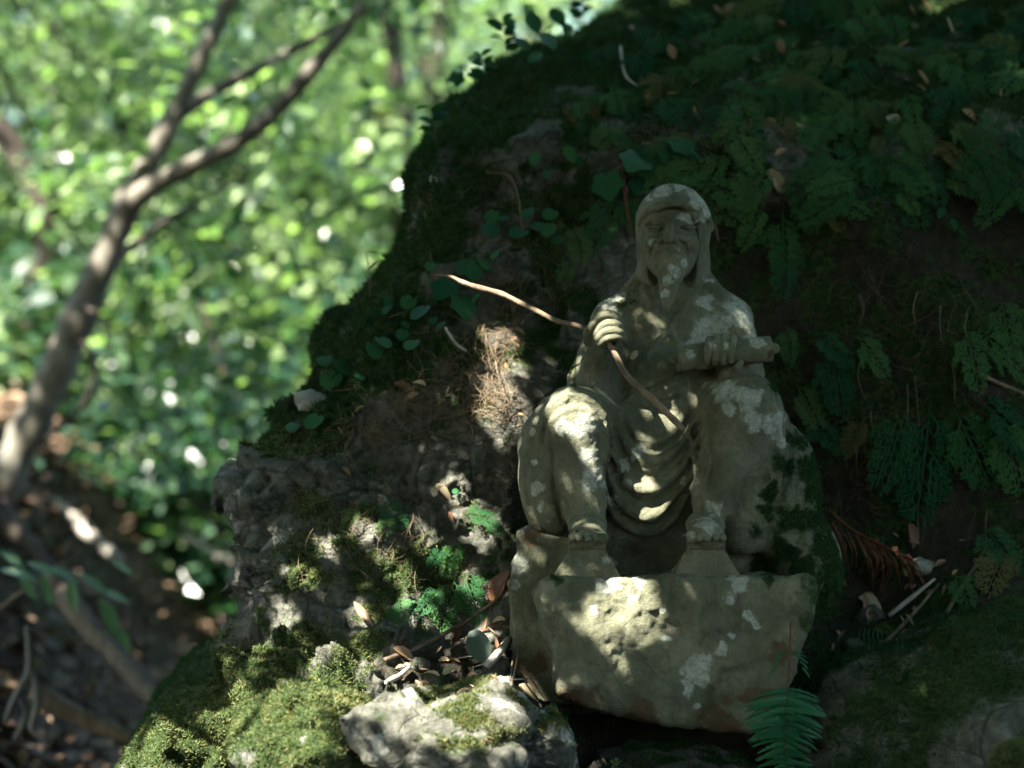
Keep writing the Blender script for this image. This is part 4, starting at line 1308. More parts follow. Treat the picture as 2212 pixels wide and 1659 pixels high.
# ------------------------------------------------------------------ fallen leaves
def fallen(u, v, size, ang, me, label, grp=None, lift=.006, nrm=None, name="fallen_leaf"):
    p0, tip = lay(u, v, ang, size * .8, lift)
    o = put(name, me, p0, tip, nrm or (Vector((R.uniform(-.4, .4), -.8, .7)) + rv3(.2)), size * UM)
    tag(o, label, "leaf", grp)
    return o
for (u, v, s, a, me, lab) in [
        (1655, 372, 75, .75, CURLD, "curled tan dead leaf hanging above and right of the hood"), (2052, 40, 100, .7, OVALP, "large pale dead leaf in the sun on the crest"),
        (2135, 98, 50, .1, OVALP, "pale dead leaf just below the large one on the crest"), (1965, 1130, 60, .3, OVALD, "brown rounded dead leaf standing by the withered fern"),
        (940, 1050, 46, 1.0, CURLD, "small curled pinkish dead leaf on the mossy rock face"), (765, 1300, 85, .65, LANCE, "narrow pinkish dead leaf stuck in the moss"),
        (1100, 1235, 95, -.6, OVALD, "long orange brown dead leaf behind the statue's rough base"), (850, 830, 55, 1.4, OVALD, "orange dead leaf on the rim of the bank"),
        (905, 850, 40, -1.2, OVALD, "dull brown dead leaf beside the orange one"), (1022, 1495, 50, .2, OVALD, "orange dead leaf at the foot of the statue's rough base"),
        (1045, 1510, 55, 1.5, OVALD, "brown dead leaf lying under the plinth's left corner"), (985, 1355, 44, .2, OVALD, "dark red dead leaf in the litter"),
        (850, 1400, 50, 1.2, OVALD, "brown dead leaf beside the end of the long twig"), (1120, 1480, 50, 1.1, OVALP, "pale dead leaf curling at the base of the statue's rough stone"),
        (935, 380, 38, .1, OVALP, "tan dead leaf on the dark mossy rim"), (1105, 640, 44, .2, OVALD, "reddish dead leaf caught under the stick"),
        (1855, 1290, 60, 1.3, OVALP, "pale brown dead leaf beside the statue's mossy base"), (2160, 1450, 50, .1, OVALP, "yellowish dead leaf standing on the dark boulder"),
        (2140, 1340, 40, 1.2, OVALP, "small pale dead leaf by the bare twig on the dark boulder"), (1350, 395, 40, .2, LANCE, "orange withered stalk leaf beside the hood"),
        (740, 1010, 26, .9, OVALD, "tiny reddish dead leaf on the rock face"), (970, 1105, 22, .4, OVALD, "tiny orange dead leaf below the curled pink one"),
        (2200, 350, 60, .4, OVALD, "brown dead leaf on the ledge at the far end"), (1920, 250, 60, .9, OVALP, "dull tan dead leaf half hidden by cypress")]:
    fallen(u, v, s, a, me, lab)
# the shiny green leaf propped on the litter
SH = bpy.data.meshes.new("x"); bpy.data.meshes.remove(SH)
o = put("shiny_leaf", leaf_shape("shiny_leaf", lambda t: .33 * math.sin(math.pi * min(1, t * .96 + .04)) ** .6, .05, .06, 10, 0, make_leaf("shiny_leaf", (.035, .06, .04), (.05, .08, .055), .2, .25, .7)),
        U(1020, 1362, surf(1045, 1400) - .035), Vector((.35, -.35, -.8)), Vector((-.45, -.55, .75)), 78 * UM)
tag(o, "shiny green oval leaf propped on the litter beside the statue's rough base", "leaf")
for k in range(70):
    u, v = R.uniform(820, 1130), R.uniform(1330, 1520)
    if v < 1440 - (u - 820) * .42 or v > 1530 - (1130 - u) * .1: continue
    fallen(u, v, R.uniform(16, 38), R.uniform(-3, 3), R.choice([OVALD, LANCE, CURLD]), "small dead leaf in the litter left of the plinth", "dead leaves in the litter left of the plinth", .004)
for k in range(70):
    u, v = R.uniform(1300, 2212), R.uniform(0, 400)
    fallen(u, v, R.uniform(18, 46), R.uniform(-3, 3), R.choice([OVALD, LANCE]), "dead leaf among cypress fronds " + ("over the statue's hood" if u < 1700 and v > 200 else "high on the crest left of the pale dead leaf" if v <= 200 and u < 1950 else "under the large pale dead leaf" if v <= 200 else "above the dark recess"), "dead leaves among the cypress fronds", .006)
for k in range(46):
    u, v = R.uniform(690, 1120), R.uniform(690, 930)
    if u < 1150 - (v - 560) * 1.3: continue
    fallen(u, v, R.uniform(14, 34), R.uniform(-3, 3), R.choice([OVALD, LANCE, CURLD]), "small dead leaf in the root tangle left of the statue", "dead leaves in the root tangle", .005)
for k in range(46):
    u, v = R.uniform(1770, 2100), R.uniform(1150, 1480)
    if v > 1500 - (u - 1770) * .55: continue
    fallen(u, v, R.uniform(16, 38), R.uniform(-3, 3), R.choice([OVALD, LANCE]), "small dead leaf in the gap between plinth and dark boulder", "dead leaves right of the plinth", .005)

# ------------------------------------------------------------------ twigs
def twig(pts, rad, label, mat=TWIG, lift=.008, grp=None):
    P3 = [U(u, v, surf(u, v) - lift) for u, v in pts]
    o = tube_obj("twig", P3, np.array(rad) * UM, mat)
    tag(o, label, "twig", grp)
twig([(830, 1425), (900, 1400), (990, 1352), (1060, 1305), (1100, 1270)], [5, 5, 4, 3], "long forked twig lying across the litter left of the plinth")
twig([(845, 1418), (915, 1385), (960, 1368)], [3, 3], "thin twig alongside the long twig in the litter")
twig([(835, 1475), (860, 1462), (885, 1440)], [6, 6, 4], "short broken pale twig on the edge of the sunlit rock", PALETWIG)
twig([(1050, 1440), (1075, 1412), (1100, 1380)], [9, 9, 8], "thick tan stick beside the shiny green leaf", PALETWIG, .02)
twig([(1130, 1360), (1100, 1500), (1108, 1420)], [2, 2], "fine stem against the statue's rough base")
twig([(2130, 1185), (2080, 1265), (2040, 1330), (2010, 1370), (2000, 1440), (2020, 1560)], [4, 5, 5, 4, 3], "bare grey twig running down the dark boulder")
twig([(1840, 1460), (1900, 1400), (1960, 1340), (2030, 1260)], [5, 6, 5, 3], "brown stick at the edge of the gap by the dark boulder")
twig([(1920, 1330), (1970, 1290), (2020, 1250)], [6, 6, 3], "short pale mouldy stick above the brown one", PALETWIG, .02)
twig([(2080, 780), (2130, 815), (2212, 850)], [3, 5, 5], "brown root reaching out under the recess cypress")
twig([(1620, 400), (1650, 385), (1560, 430), (1545, 470), (1552, 520)], [3, 3, 3, 2], "thin yellowish stem curling right of the hood")
twig([(1345, 365), (1350, 420), (1358, 470), (1372, 520)], [3, 4, 3, 1.5], "orange withered stem left of the hood", RUST, .03)
twig([(1340, 100), (1350, 160), (1375, 185)], [4, 4, 2], "pale bare twig end on the crest", PALETWIG, .03)
twig([(1050, 372), (1100, 380), (1120, 430), (1128, 500)], [2, 2, 1.5], "arching bare stem over the dark hollow", TWIG, .03)
twig([(962, 708), (985, 742), (1008, 758)], [3, 4, 3], "short yellow stem in the roots", PALETWIG, .03)
twig([(1076, 720), (1070, 760), (1074, 800), (1090, 850)], [2, 2, 2], "crooked brown root left of the statue", TWIG, .012)
for k in range(18):
    u, v = R.uniform(1780, 2180), R.uniform(560, 1120)
    L = R.uniform(40, 130)
    twig([(u, v), (u + R.uniform(-10, 10), v + L / 2), (u + R.uniform(-15, 15), v + L)], [1.3, 1.1, .6], "thin bare root hanging in the recess", TWIG, .012, "roots hanging in the recess")
for k in range(26):
    u, v = R.uniform(850, 1110), R.uniform(1340, 1500)
    if v < 1440 - (u - 820) * .42: continue
    a = R.uniform(-1, 1); L = R.uniform(20, 60)
    twig([(u, v), (u + L * math.cos(a), v - L * math.sin(a) * .6)], [2, 1.2], "small twig in the litter left of the plinth", R.choice([TWIG, PALETWIG]), .006, "twigs in the litter left of the plinth")

# ------------------------------------------------------------------ fine root fibres (uncountable)
def fibres(name, label, regions, n, seed, tintr=(0.2, 1.0), w=.0007):
    r = np.random.default_rng(seed)
    VV_, FF_, TT = [], [], []
    b = 0
    for k in range(n):
        (u0, v0, ru, rvv) = regions[r.integers(len(regions))]
        u = u0 + ru * r.normal() * .6; v = v0 + rvv * r.normal() * .6
        if u < np.interp(v, EV, EU) + 8: continue
        a = r.uniform(0, 2 * math.pi); L = r.uniform(25, 115)
        m = 7
        lift = r.uniform(.004, .022)
        pts = []
        for i in range(m):
            Y = surf(u, v)
            pts.append(U(u, v, Y - lift * math.sin(math.pi * (i + .5) / m) - .003))
            a += r.normal() * .28
            u += math.cos(a) * L / m; v += math.sin(a) * L / m
            if u < np.interp(v, EV, EU) + 4: break
        if len(pts) < 3: continue
        ww = w * r.uniform(.6, 1.5)
        V, F = tube_arrays(pts, np.linspace(ww, ww * .5, len(pts)), 3, False)
        VV_.append(V); FF_.append(np.array(F) + b); b += len(V)
        TT.append(np.full(len(V), r.uniform(*tintr)))
    me = new_mesh(name, np.concatenate(VV_), np.concatenate(FF_), {"tint": np.concatenate(TT)})
    o = link(name, me, FIBRE)
    o["kind"] = "stuff"
    tag(o, label, "roots")
fibres("root_fibres", "tangle of fine dry roots on the bank left of the statue", [(1075, 790, 45, 70), (1085, 860, 50, 40), (1050, 740, 50, 40), (1000, 790, 90, 50), (870, 900, 130, 35), (800, 930, 90, 20), (950, 870, 120, 50)], 560, 801, (.1, .95), .0005)
fibres("root_fibres", "sparse dark rootlets over the shaded bank", [(1150, 500, 160, 140), (1450, 320, 160, 100), (1950, 700, 200, 200), (1900, 1000, 150, 150), (1100, 640, 120, 60), (800, 1120, 200, 130), (1750, 200, 350, 150), (1150, 1020, 60, 80)], 900, 802, (0.0, .45), .0006)
# ------------------------------------------------------------------ woodland behind
def leaf_cloud(name, C, size, parent, mat, seed, flat=.5, tint=(0, 1), kind=True):
    """C: leaf centres; every leaf is a small pointed, folded blade"""
    r = np.random.default_rng(seed)
    n = len(C)
    nr = r.normal(size=(n, 3)) * .7 + np.array([0, -.2, 1.0]) * flat * 2
    nr /= np.linalg.norm(nr, axis=1)[:, None]
    a = np.cross(nr, r.normal(size=(n, 3))); a /= np.linalg.norm(a, axis=1)[:, None]
    b = np.cross(nr, a)
    L = size * r.uniform(.5, 1.6, n)[:, None]
    p0 = C - a * L * .5; p2 = C + a * L * .5 - nr * L * .12
    p1 = C + b * L * .30 + nr * L * .05; p3 = C - b * L * .30 + nr * L * .05
    V = np.stack([p0, p1, p2, p3], 1).reshape(-1, 3)
    I = np.arange(n)[:, None] * 4
    T = np.concatenate([I + [0, 1, 2], I + [0, 2, 3]])
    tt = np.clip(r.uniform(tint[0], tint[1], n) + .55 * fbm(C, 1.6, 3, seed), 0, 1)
    tt = tt ** 2.2  # skews tints dark, leaving scattered bright points like sun on foliage
    if parent is not None:
        V = V - np.array(parent.location)
    me = new_mesh(name, V, T, {"tint": np.repeat(tt, 4)}, smooth=False)
    o = link(name, me, mat, parent)
    if kind:
        o["kind"] = "stuff"
    return o

def limb(parent, name, pts, rad, mat, seg=10, n=24):
    P = spline(pts, n)
    rr = np.interp(np.linspace(0, 1, n), np.linspace(0, 1, len(rad)), rad)
    rr = rr * (1 + .08 * np.random.default_rng(len(P) + int(1000 * abs(P[0][0]))).normal(size=n))
    V, F = tube_arrays(P, rr, seg)
    nzv = fbm(V, 14, 3, 5)
    V = V + (V - P[np.clip(np.arange(len(V)) // seg, 0, n - 1)]) * (nzv * .12)[:, None]
    return link(name, quads_to_mesh(name, V - np.array(parent.location), F), mat, parent)

def clumps(center, spread, nclump, per, r, rad):
    c = center + r.normal(size=(nclump, 3)) * np.array(spread)
    out = []
    for k in range(nclump):
        q = r.normal(size=(per, 3)) * rad * np.array([1, 1, .45])
        out.append(c[k] + q)
    return np.concatenate(out), c

# leaning tree with a fork
Yt = 2.5
sT = US(Yt)
def tp(u, v, dy=0.0):
    return U(u, v, Yt + dy)
base = tp(-70, 1200); base.z = gz(base.x, base.y) - .05
tree = thing("leaning_tree", "leaning forked tree with smooth grey brown bark beside the rock bank", "tree", base)
limb(tree, "trunk", [base, tp(-20, 1085), tp(22, 1010), tp(75, 903), tp(130, 783), tp(170, 690), tp(208, 602), tp(248, 510), tp(283, 425), tp(330, 335), tp(388, 225), tp(448, 95), tp(515, -40), tp(600, -220)],
     np.array([60, 50, 46, 43, 41, 38, 34, 32, 28, 23, 20, 18, 16, 12]) * sT, BARK, 14, 44)
limb(tree, "limb", [tp(262, 470), tp(300, 422, -.03), tp(360, 385, -.06), tp(430, 350, -.1), tp(520, 300, -.14), tp(600, 232, -.16), tp(700, 118, -.2), tp(800, -5, -.22), tp(900, -140, -.25)],
     np.array([26, 24, 22, 21, 20, 18, 16, 14, 11]) * sT, BARK, 10, 30)
limb(tree, "limb", [tp(362, 275), tp(420, 225, .05), tp(480, 188, .1), tp(600, 125, .15), tp(720, 62, .2), tp(850, -10, .3)], np.array([15, 14, 13, 11, 10, 8]) * sT, BARK, 8, 20)
limb(tree, "limb", [tp(205, 600), tp(300, 520, .15), tp(370, 470, .25), tp(450, 425, .4), tp(560, 370, .5)], np.array([12, 10, 9, 7, 4]) * sT, DBARK, 8, 18)
limb(tree, "limb", [tp(120, 760), tp(180, 740, -.05), tp(205, 800, -.1), tp(175, 880, -.1), tp(90, 960, -.1)], np.array([6, 6, 6, 6, 5]) * sT, DBARK, 6, 18)
limb(tree, "limb", [tp(150, 650), tp(200, 672, -.1), tp(245, 705, -.12)], np.array([6, 6, 3]) * sT, DBARK, 6, 10)
rr = np.random.default_rng(901)
C = []
for (u, v, dy) in [(560, -120, .2), (860, -80, 0), (800, 40, .3), (430, -80, .3), (700, -150, .1), (950, -200, 0), (620, 250, .7), (430, 420, .6)]:
    q, _ = clumps(np.array(tp(u, v, dy)), (.22, .25, .16), 6, 22, rr, .13)
    C.append(q)
leaf_cloud("crown", np.concatenate(C), .055, tree, CROWN, 902, .5, (.3, 1.0))

# further trees
def far_tree(label, u, Y, rbase, lean, crown_specs, seed, mat=DBARK, grp="trees on the far slope", tint=(0, 1), top_v=-260):
    r = np.random.default_rng(seed)
    p0 = U(u, 1236, Y); p0.z = gz(p0.x, p0.y) - .05
    p1 = U(u + lean, top_v, Y)
    t = thing("broadleaf_tree", label, "tree", p0, grp)
    m1 = p0.lerp(p1, .35) + Vector((r.normal() * .12, 0, 0)); m2 = p0.lerp(p1, .7) + Vector((r.normal() * .15, 0, 0))
    limb(t, "trunk", [p0, m1, m2, p1], [rbase, rbase * .75, rbase * .6, rbase * .4], mat, 9, 18)
    C = []
    for (uu, v, dy, n) in crown_specs:
        c = np.array(U(uu, v, Y + dy))
        q, cc = clumps(c, (.48, .6, .33), n, 72, r, .125)
        C.append(q)
        tb = np.array(m2)
        limb(t, "limb", [Vector(tb), Vector((tb + c) / 2 + np.array((0, 0, .15))), Vector(c)], [rbase * .35, rbase * .22, rbase * .08], mat, 6, 10)
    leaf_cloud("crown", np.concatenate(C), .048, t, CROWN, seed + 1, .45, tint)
    return t
far_tree("dark trunked tree at the left with a dense pale green crown", 15, 4.4, .06, 30, [(60, 60, .2, 14), (200, 150, .3, 16), (20, 300, .4, 12), (260, 20, .4, 14), (120, 430, .3, 14)], 911, tint=(.35, 1))
far_tree("slender tree with light green sprays between the fork's limbs", 430, 6.2, .07, 160, [(330, 120, 0, 16), (480, 330, .2, 16), (240, 250, 0, 14), (560, 80, .2, 14), (420, 30, 0, 12)], 921, tint=(.3, 1))
far_tree("tree with yellow green foliage glowing beside the bank's crest", 1000, 5.6, .05, 0, [(800, 120, 0, 16), (930, 60, .2, 16), (760, 300, .3, 16), (860, 400, .2, 16), (1040, 20, .2, 14), (700, 200, .3, 12)], 931, tint=(.4, 1.2))
far_tree("tree with bright leaf clumps behind the rock's outer edge", 700, 4.6, .06, 80, [(740, 470, 0, 14), (640, 540, .2, 14), (800, 640, .3, 14), (560, 640, .2, 12), (700, 700, .1, 10)], 941, tint=(.4, 1.2))
far_tree("tree with leaves tinted shade green low on the slope", 380, 5.0, .06, -80, [(330, 560, 0, 14), (420, 700, .2, 14), (520, 460, .3, 12), (460, 820, .2, 12)], 951, tint=(0, .7))
far_tree("dark tree standing behind the trunk of the leaning tree", 150, 7.5, .06, 60, [(80, 620, 0, 16), (0, 480, .2, 16), (170, 520, .2, 16), (40, 760, .2, 14)], 961, tint=(0, .6))
far_tree("tall tree with loose foliage far up the slope", 600, 9.5, .07, 40, [(560, 200, 0, 22), (700, 60, .4, 22), (420, 60, .2, 20), (640, 400, 0, 20), (800, 250, .3, 20)], 971, tint=(.2, 1.1))
far_tree("leafy tree far behind the crest of the bank", 1050, 8.5, .06, 60, [(1000, 120, 0, 20), (1150, -40, .2, 18), (900, 250, .2, 18), (1250, -60, .2, 16), (1290, 20, .1, 16), (1200, 60, .2, 14)], 981, tint=(.3, 1.2))
far_tree("broad tree far off on the left of the slope", 150, 11.0, .08, -40, [(60, 150, 0, 24), (240, 300, .3, 24), (-40, 350, .2, 20), (300, 60, .2, 22), (150, 480, .2, 22)], 986, tint=(.2, 1.1))
far_tree("hazy tree at the back of the slope on the left", 250, 13.5, .08, 40, [(120, 250, 0, 26), (320, 120, .4, 26), (420, 420, .2, 24), (60, 520, .2, 24), (250, 620, .2, 24), (180, 30, .3, 20)], 991, tint=(.1, 1.0))
far_tree("hazy tree at the back of the slope behind the rock's edge", 720, 13.0, .08, -30, [(620, 330, 0, 24), (800, 480, .4, 24), (700, 650, .2, 24), (560, 560, .2, 22), (880, 300, .2, 20), (640, 780, .2, 22)], 996, tint=(.1, 1.0))
for k, (lab, u, Y) in enumerate([("tree with a full crown beyond the dark old log", -230, 6.0), ("tree with a full crown further back beyond the dark old log", -420, 9.5),
                                 ("leafy tree on the flank left of the leaning tree", -620, 5.2), ("leafy tree far back on the left flank of the slope", -850, 10.5)]):
    far_tree(lab, u, Y, .06, 40, [(u, 120, 0, 18), (u - 120, 330, .2, 18), (u + 110, 420, .2, 18), (u - 40, 620, .2, 18), (u + 60, 760, .2, 16), (u + 60, -60, .2, 16)], 1700 + 7 * k, tint=(.1, 1.0))
# undergrowth
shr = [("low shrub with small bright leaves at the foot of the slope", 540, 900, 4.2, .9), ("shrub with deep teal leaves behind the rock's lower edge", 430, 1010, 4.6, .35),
       ("bushy shrub tinted as if sunlit below the far tree", 300, 800, 5.4, .8), ("shrub tinted shadowy beside the fallen log", 400, 1060, 4.0, .3),
       ("shrub tinted sunny on the far slope", 650, 800, 6.4, 1.0), ("dark shrub under the leaning trunk", 140, 930, 4.8, .35), ("shrub with yellowish leaves on the open slope", 450, 780, 7.5, 1.0),
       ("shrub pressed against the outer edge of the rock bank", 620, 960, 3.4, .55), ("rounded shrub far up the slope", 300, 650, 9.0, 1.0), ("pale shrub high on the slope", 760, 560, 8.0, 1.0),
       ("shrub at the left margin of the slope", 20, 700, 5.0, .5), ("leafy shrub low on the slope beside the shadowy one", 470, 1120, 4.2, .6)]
for i, (lab, u, v, Y, tnt) in enumerate(shr):
    r = np.random.default_rng(1000 + i)
    c = U(u, v, Y)
    b = Vector((c.x, c.y, gz(c.x, c.y) - .03))
    t = thing("shrub", lab, "shrub", b, "shrubs of the undergrowth")
    q, cc = clumps(np.array(c), (.34, .35, .22), 16, 60, r, .14)
    for k in range(5):
        limb(t, "stem", [b, Vector((b + Vector(cc[k])) / 2) + Vector((.03, 0, .05)), Vector(cc[k])], [.014, .01, .004], DBARK, 5, 8)
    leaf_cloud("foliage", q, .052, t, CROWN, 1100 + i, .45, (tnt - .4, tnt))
# ground cover on the slope, a green mass that nobody could count
r = np.random.default_rng(1201)
n = 20000
yy = 3.6 + 13 * r.random(n) ** 1.2; dd = yy + D0
xx = (-1250 + 1750 * r.random(n)) * UM * dd / D0
PG = np.stack([xx, yy, 0 * xx], 1)
zz = ground_z(xx, yy) + .07 * fbm(PG, 1.1, 4, 201) + .03 * fbm(PG, 6.0, 3, 202)
den = fbm(PG, .9, 3, 1203) + .5 * sstep(2.6, 5.0, yy)
ok = den > .12
PG[:, 2] = zz + r.random(n) ** 2 * (.10 + .03 * dd)
o = leaf_cloud("ground_cover", PG[ok], .085, None, CROWN, 1204, .9, (0, 1))
tag(o, "low green leaves covering the far slope", "ground cover")

# fallen leaves on the floor at lower left
r = np.random.default_rng(1301)
n = 3000
yy = 1.0 + 3.4 * r.random(n); xx = (-1250 + 700 * r.random(n)) * UM * (yy + D0) / D0
PG = np.stack([xx, yy, 0 * xx], 1)
PG[:, 2] = ground_z(xx, yy) + .07 * fbm(PG, 1.1, 4, 201) + .03 * fbm(PG, 6.0, 3, 202) + .008
LIT = make_leaf("leaf_litter", (.07, .042, .025), (.27, .185, .12), .1, .45, .4, "tint")
o = leaf_cloud("leaf_litter", PG, .06, None, LIT, 1304, 1.6, (0, 1))
tag(o, "brown fallen leaves covering the forest floor", "leaf litter")

# logs, roots and the leafy spray at lower left
def log(pts, rad, label, mat, name="log"):
    P3 = []
    for (u, v, Y) in pts:
        P3.append(U(u, v, Y))
    rr = np.array(rad) * US(pts[0][2])
    b = P3[0]
    P = spline(P3, 24)
    R2 = np.interp(np.linspace(0, 1, 24), np.linspace(0, 1, len(rr)), rr)
    V, F = tube_arrays(P, R2, 10)
    V = V + (fbm(V, 9, 3, 3)[:, None]) * .012
    o = link(name, quads_to_mesh(name, V, F), mat)
    tag(o, label, "log" if name == "log" else "root")
log([(140, 1290, 1.5), (220, 1385, 1.4), (290, 1460, 1.3), (340, 1530, 1.2)], [24, 26, 24, 18], "long weathered log slanting down beside the mossy boulder", make_bark("pale_log", (.05, .042, .03), (.14, .115, .08)))
log([(60, 1500, 1.1), (150, 1540, 1.1), (230, 1575, 1.1), (285, 1600, 1.1)], [18, 20, 18, 12], "short tan log lying nearest the foot of the mossy boulder", TWIG)
log([(-30, 1110, 2.0), (60, 1180, 1.9), (120, 1250, 1.8), (170, 1330, 1.7)], [26, 24, 22, 16], "dark old log on the shaded slope", DBARK)
log([(20, 1020, 3.0), (110, 1090, 2.9), (190, 1150, 2.8), (260, 1210, 2.7)], [14, 16, 14, 10], "pinkish sunlit log on the slope under the leaning tree", PALETWIG)
log([(200, 945, 5.5), (300, 925, 5.5), (400, 895, 5.5)], [9, 10, 7], "pale fallen branch in the sun far up the slope", PALETWIG)
log([(210, 915, 5.8), (320, 905, 5.9), (420, 870, 6.0)], [6, 7, 5], "second pale branch beside the far one", PALETWIG)
log([(400, 1160, 3.3), (460, 1200, 3.2), (500, 1215, 3.1)], [7, 8, 6], "short pale stick on the slope behind the rock", PALETWIG)
log([(480, 950, 4.4), (540, 985, 4.3)], [7, 6], "small pale stick in the shrubs behind the rock", PALETWIG)
for i, p in enumerate([[(60, 1350, 1.0), (70, 1440, 1.0), (45, 1490, 1.0), (10, 1560, 1.0)], [(70, 1430, 1.0), (90, 1500, 1.0), (75, 1570, 1.0), (110, 1600, 1.0)],
                       [(45, 1480, 1.02), (60, 1540, 1.02), (30, 1600, 1.02)]]):
    log(p, [7, 10, 9, 6], ["pale twisted root arching down over the forest floor", "pale twisted root forking beside the arching one", "short pale root between the two twisted ones"][i],
        make_bark("grey_root", (.07, .066, .058), (.17, .16, .14)), "root")
sp = thing("leafy_spray", "low spray of pale narrow leaves over the forest floor", "plant", U(0, 1330, 1.3))
SPL = leaf_shape("leaf", lambda t: .17 * math.sin(math.pi * min(1, t * .96 + .04)) ** .8, .2, .1, 7, 0, make_leaf("pale_leaf", (.10, .19, .11), (.16, .26, .15), .3, .35, .5))
tube_obj("stem", [U(-30, 1340, 1.3), U(60, 1270, 1.28), U(150, 1240, 1.26), U(220, 1290, 1.25)], .003, TWIG, sp, 5)
for (u, v, s, a) in [(0, 1230, 90, 1.4), (60, 1215, 85, 1.2), (110, 1225, 80, 1.1), (90, 1240, 75, .3), (170, 1240, 85, 1.0), (150, 1250, 75, .2), (210, 1275, 80, 1.3), (215, 1290, 105, .45), (40, 1240, 70, .6), (240, 1210, 60, 1.0), (0, 1190, 70, 1.0), (250, 1350, 70, .5)]:
    put("leaf", SPL, U(u, v, 1.26), Vector((math.sin(a), -.3, -math.cos(a) * .8)), Vector((0, -.5, .9)), s * US(1.26), sp)
# ------------------------------------------------------------------ unseen tree added overhead as a gobo, gaps cut for the sun patches
# sunlit spots on the statue, rock and plants: (u, v, Y, radius in layout units)
LIT_SPOTS = [
    (1200, 885, -.12, 14), (1235, 878, -.14, 26), (1268, 882, -.14, 14), (1240, 905, -.14, 16), (1218, 870, -.12, 10),
    (1245, 780, -.01, 2), (1240, 825, -.04, 2), (1225, 845, -.1, 2),
    (1312, 708, -.13, 14), (1326, 728, -.13, 6),
    (1312, 660, .005, 4), (1345, 645, .005, 5), (1290, 690, .0, 2), (1330, 630, .02, 2),
    (1120, 1010, -.04, 3), (1120, 1050, -.03, 3), (1132, 965, -.05, 3),
    (1400, 962, -.07, 5), (1283, 1146, -.15, 3),
    (1340, 1255, -.17, 8), (1370, 1262, -.17, 10), (1388, 1285, -.17, 12), (1370, 1318, -.17, 16), (1335, 1330, -.17, 14), (1300, 1345, -.17, 10), (1268, 1358, -.17, 4), (1395, 1345, -.17, 6),
    (1132, 1160, -.07, 3), (1116, 1215, -.07, 1),
    (1000, 613, -.03, 8), (1040, 628, -.04, 8), (1080, 640, -.05, 8), (1130, 665, -.06, 6), (1160, 681, -.07, 5), (1190, 697, -.08, 5), (1240, 711, -.1, 5),
    (1390, 866, -.14, 3), 
    (1080, 740, .12, 11), (1090, 790, .12, 15), (1075, 840, .11, 15), (1100, 880, .11, 15), (1060, 900, .1, 10),
    
    (1010, 1125, .05, 8), (1050, 1130, .05, 8), (1015, 1250, .03, 8), (1000, 1280, .03, 7), (950, 1290, .03, 4),
    (500, 1240, .02, 6), 
    (990, 1060, .08, 9), (850, 1220, .04, 9), (905, 1320, 0, 10), 
    (780, 1330, 0, 11), (1050, 1395, -.1, 11), (1040, 1370, -.1, 10), (1075, 1415, -.1, 6), (960, 1400, -.06, 5), (1000, 1365, -.04, 6),
    (760, 1440, -.1, 27), (700, 1470, -.12, 32), (650, 1510, -.15, 35), (600, 1545, -.2, 32), (560, 1590, -.2, 29), (640, 1600, -.3, 32), (700, 1640, -.3, 24), (780, 1430, -.08, 16),
    (830, 1520, -.25, 32), (880, 1530, -.3, 35), (930, 1520, -.28, 35), (980, 1540, -.28, 35), (1020, 1570, -.26, 24), (900, 1580, -.33, 29), (830, 1600, -.33, 21), (960, 1590, -.32, 21),
    (1060, 1480, -.14, 14), (1090, 1530, -.16, 16), (1130, 1560, -.2, 18), (1165, 1610, -.22, 18), (1180, 1650, -.22, 14), (850, 1470, -.15, 11), (880, 1450, -.13, 10), (1030, 1500, -.15, 11),
    (500, 1500, -.08, 18), (480, 1560, -.1, 19), (430, 1620, -.12, 24), (350, 1610, -.12, 24), (310, 1640, -.12, 21), (400, 1600, -.12, 19), (510, 1620, -.15, 21),
    
    (640, 1230, .03, 8), (700, 1170, .05, 8), (790, 1140, .06, 8), (610, 1330, 0, 9), (880, 1250, .04, 8), (930, 1180, .06, 8), (560, 1390, 0, 9),
    (900, 1535, -.3, 50), (985, 1555, -.3, 46), (640, 1520, -.3, 44), (400, 1620, -.12, 40), (590, 1580, -.3, 40), (1050, 1560, -.3, 30), (520, 1540, -.1, 30), (700, 1440, -.1, 26)]
def near_surf(u, v):
    a = int(u / BIN); b = int((v + 60) / BIN)
    w = zb[max(a - 2, 0):a + 3, max(b - 2, 0):b + 3]
    w = w[w < 8.5]
    return float(np.percentile(w, 15)) if len(w) else 0.1
STICK_SPOT = lambda u, v: 940 < u < 1275 and abs(v - np.interp(u, [943, 1000, 1080, 1200, 1270], [597, 613, 640, 703, 716])) < 12
SP = np.array([tuple(U(u, v, near_surf(u, v) if (u < 1111 or u > 1800) and not STICK_SPOT(u, v) else Y)) + ((r - 7 if r < 8 else r + (4 if u > 1111 else 10)) * UM,) for (u, v, Y, r) in LIT_SPOTS])
SP = np.concatenate([SP, np.array([tuple(U(1042, 1378, -.075)) + (12 * UM,), tuple(U(1078, 1410, -.12)) + (8 * UM,)])])
s3 = np.array(SUN)
e1 = np.cross(s3, [0, 1, 0]); e1 /= np.linalg.norm(e1); e2 = np.cross(s3, e1)
spot2 = np.stack([SP[:, :3] @ e1, SP[:, :3] @ e2], 1)
ctr = np.array(U(1200, 900, 0.0))
r = np.random.default_rng(1401)
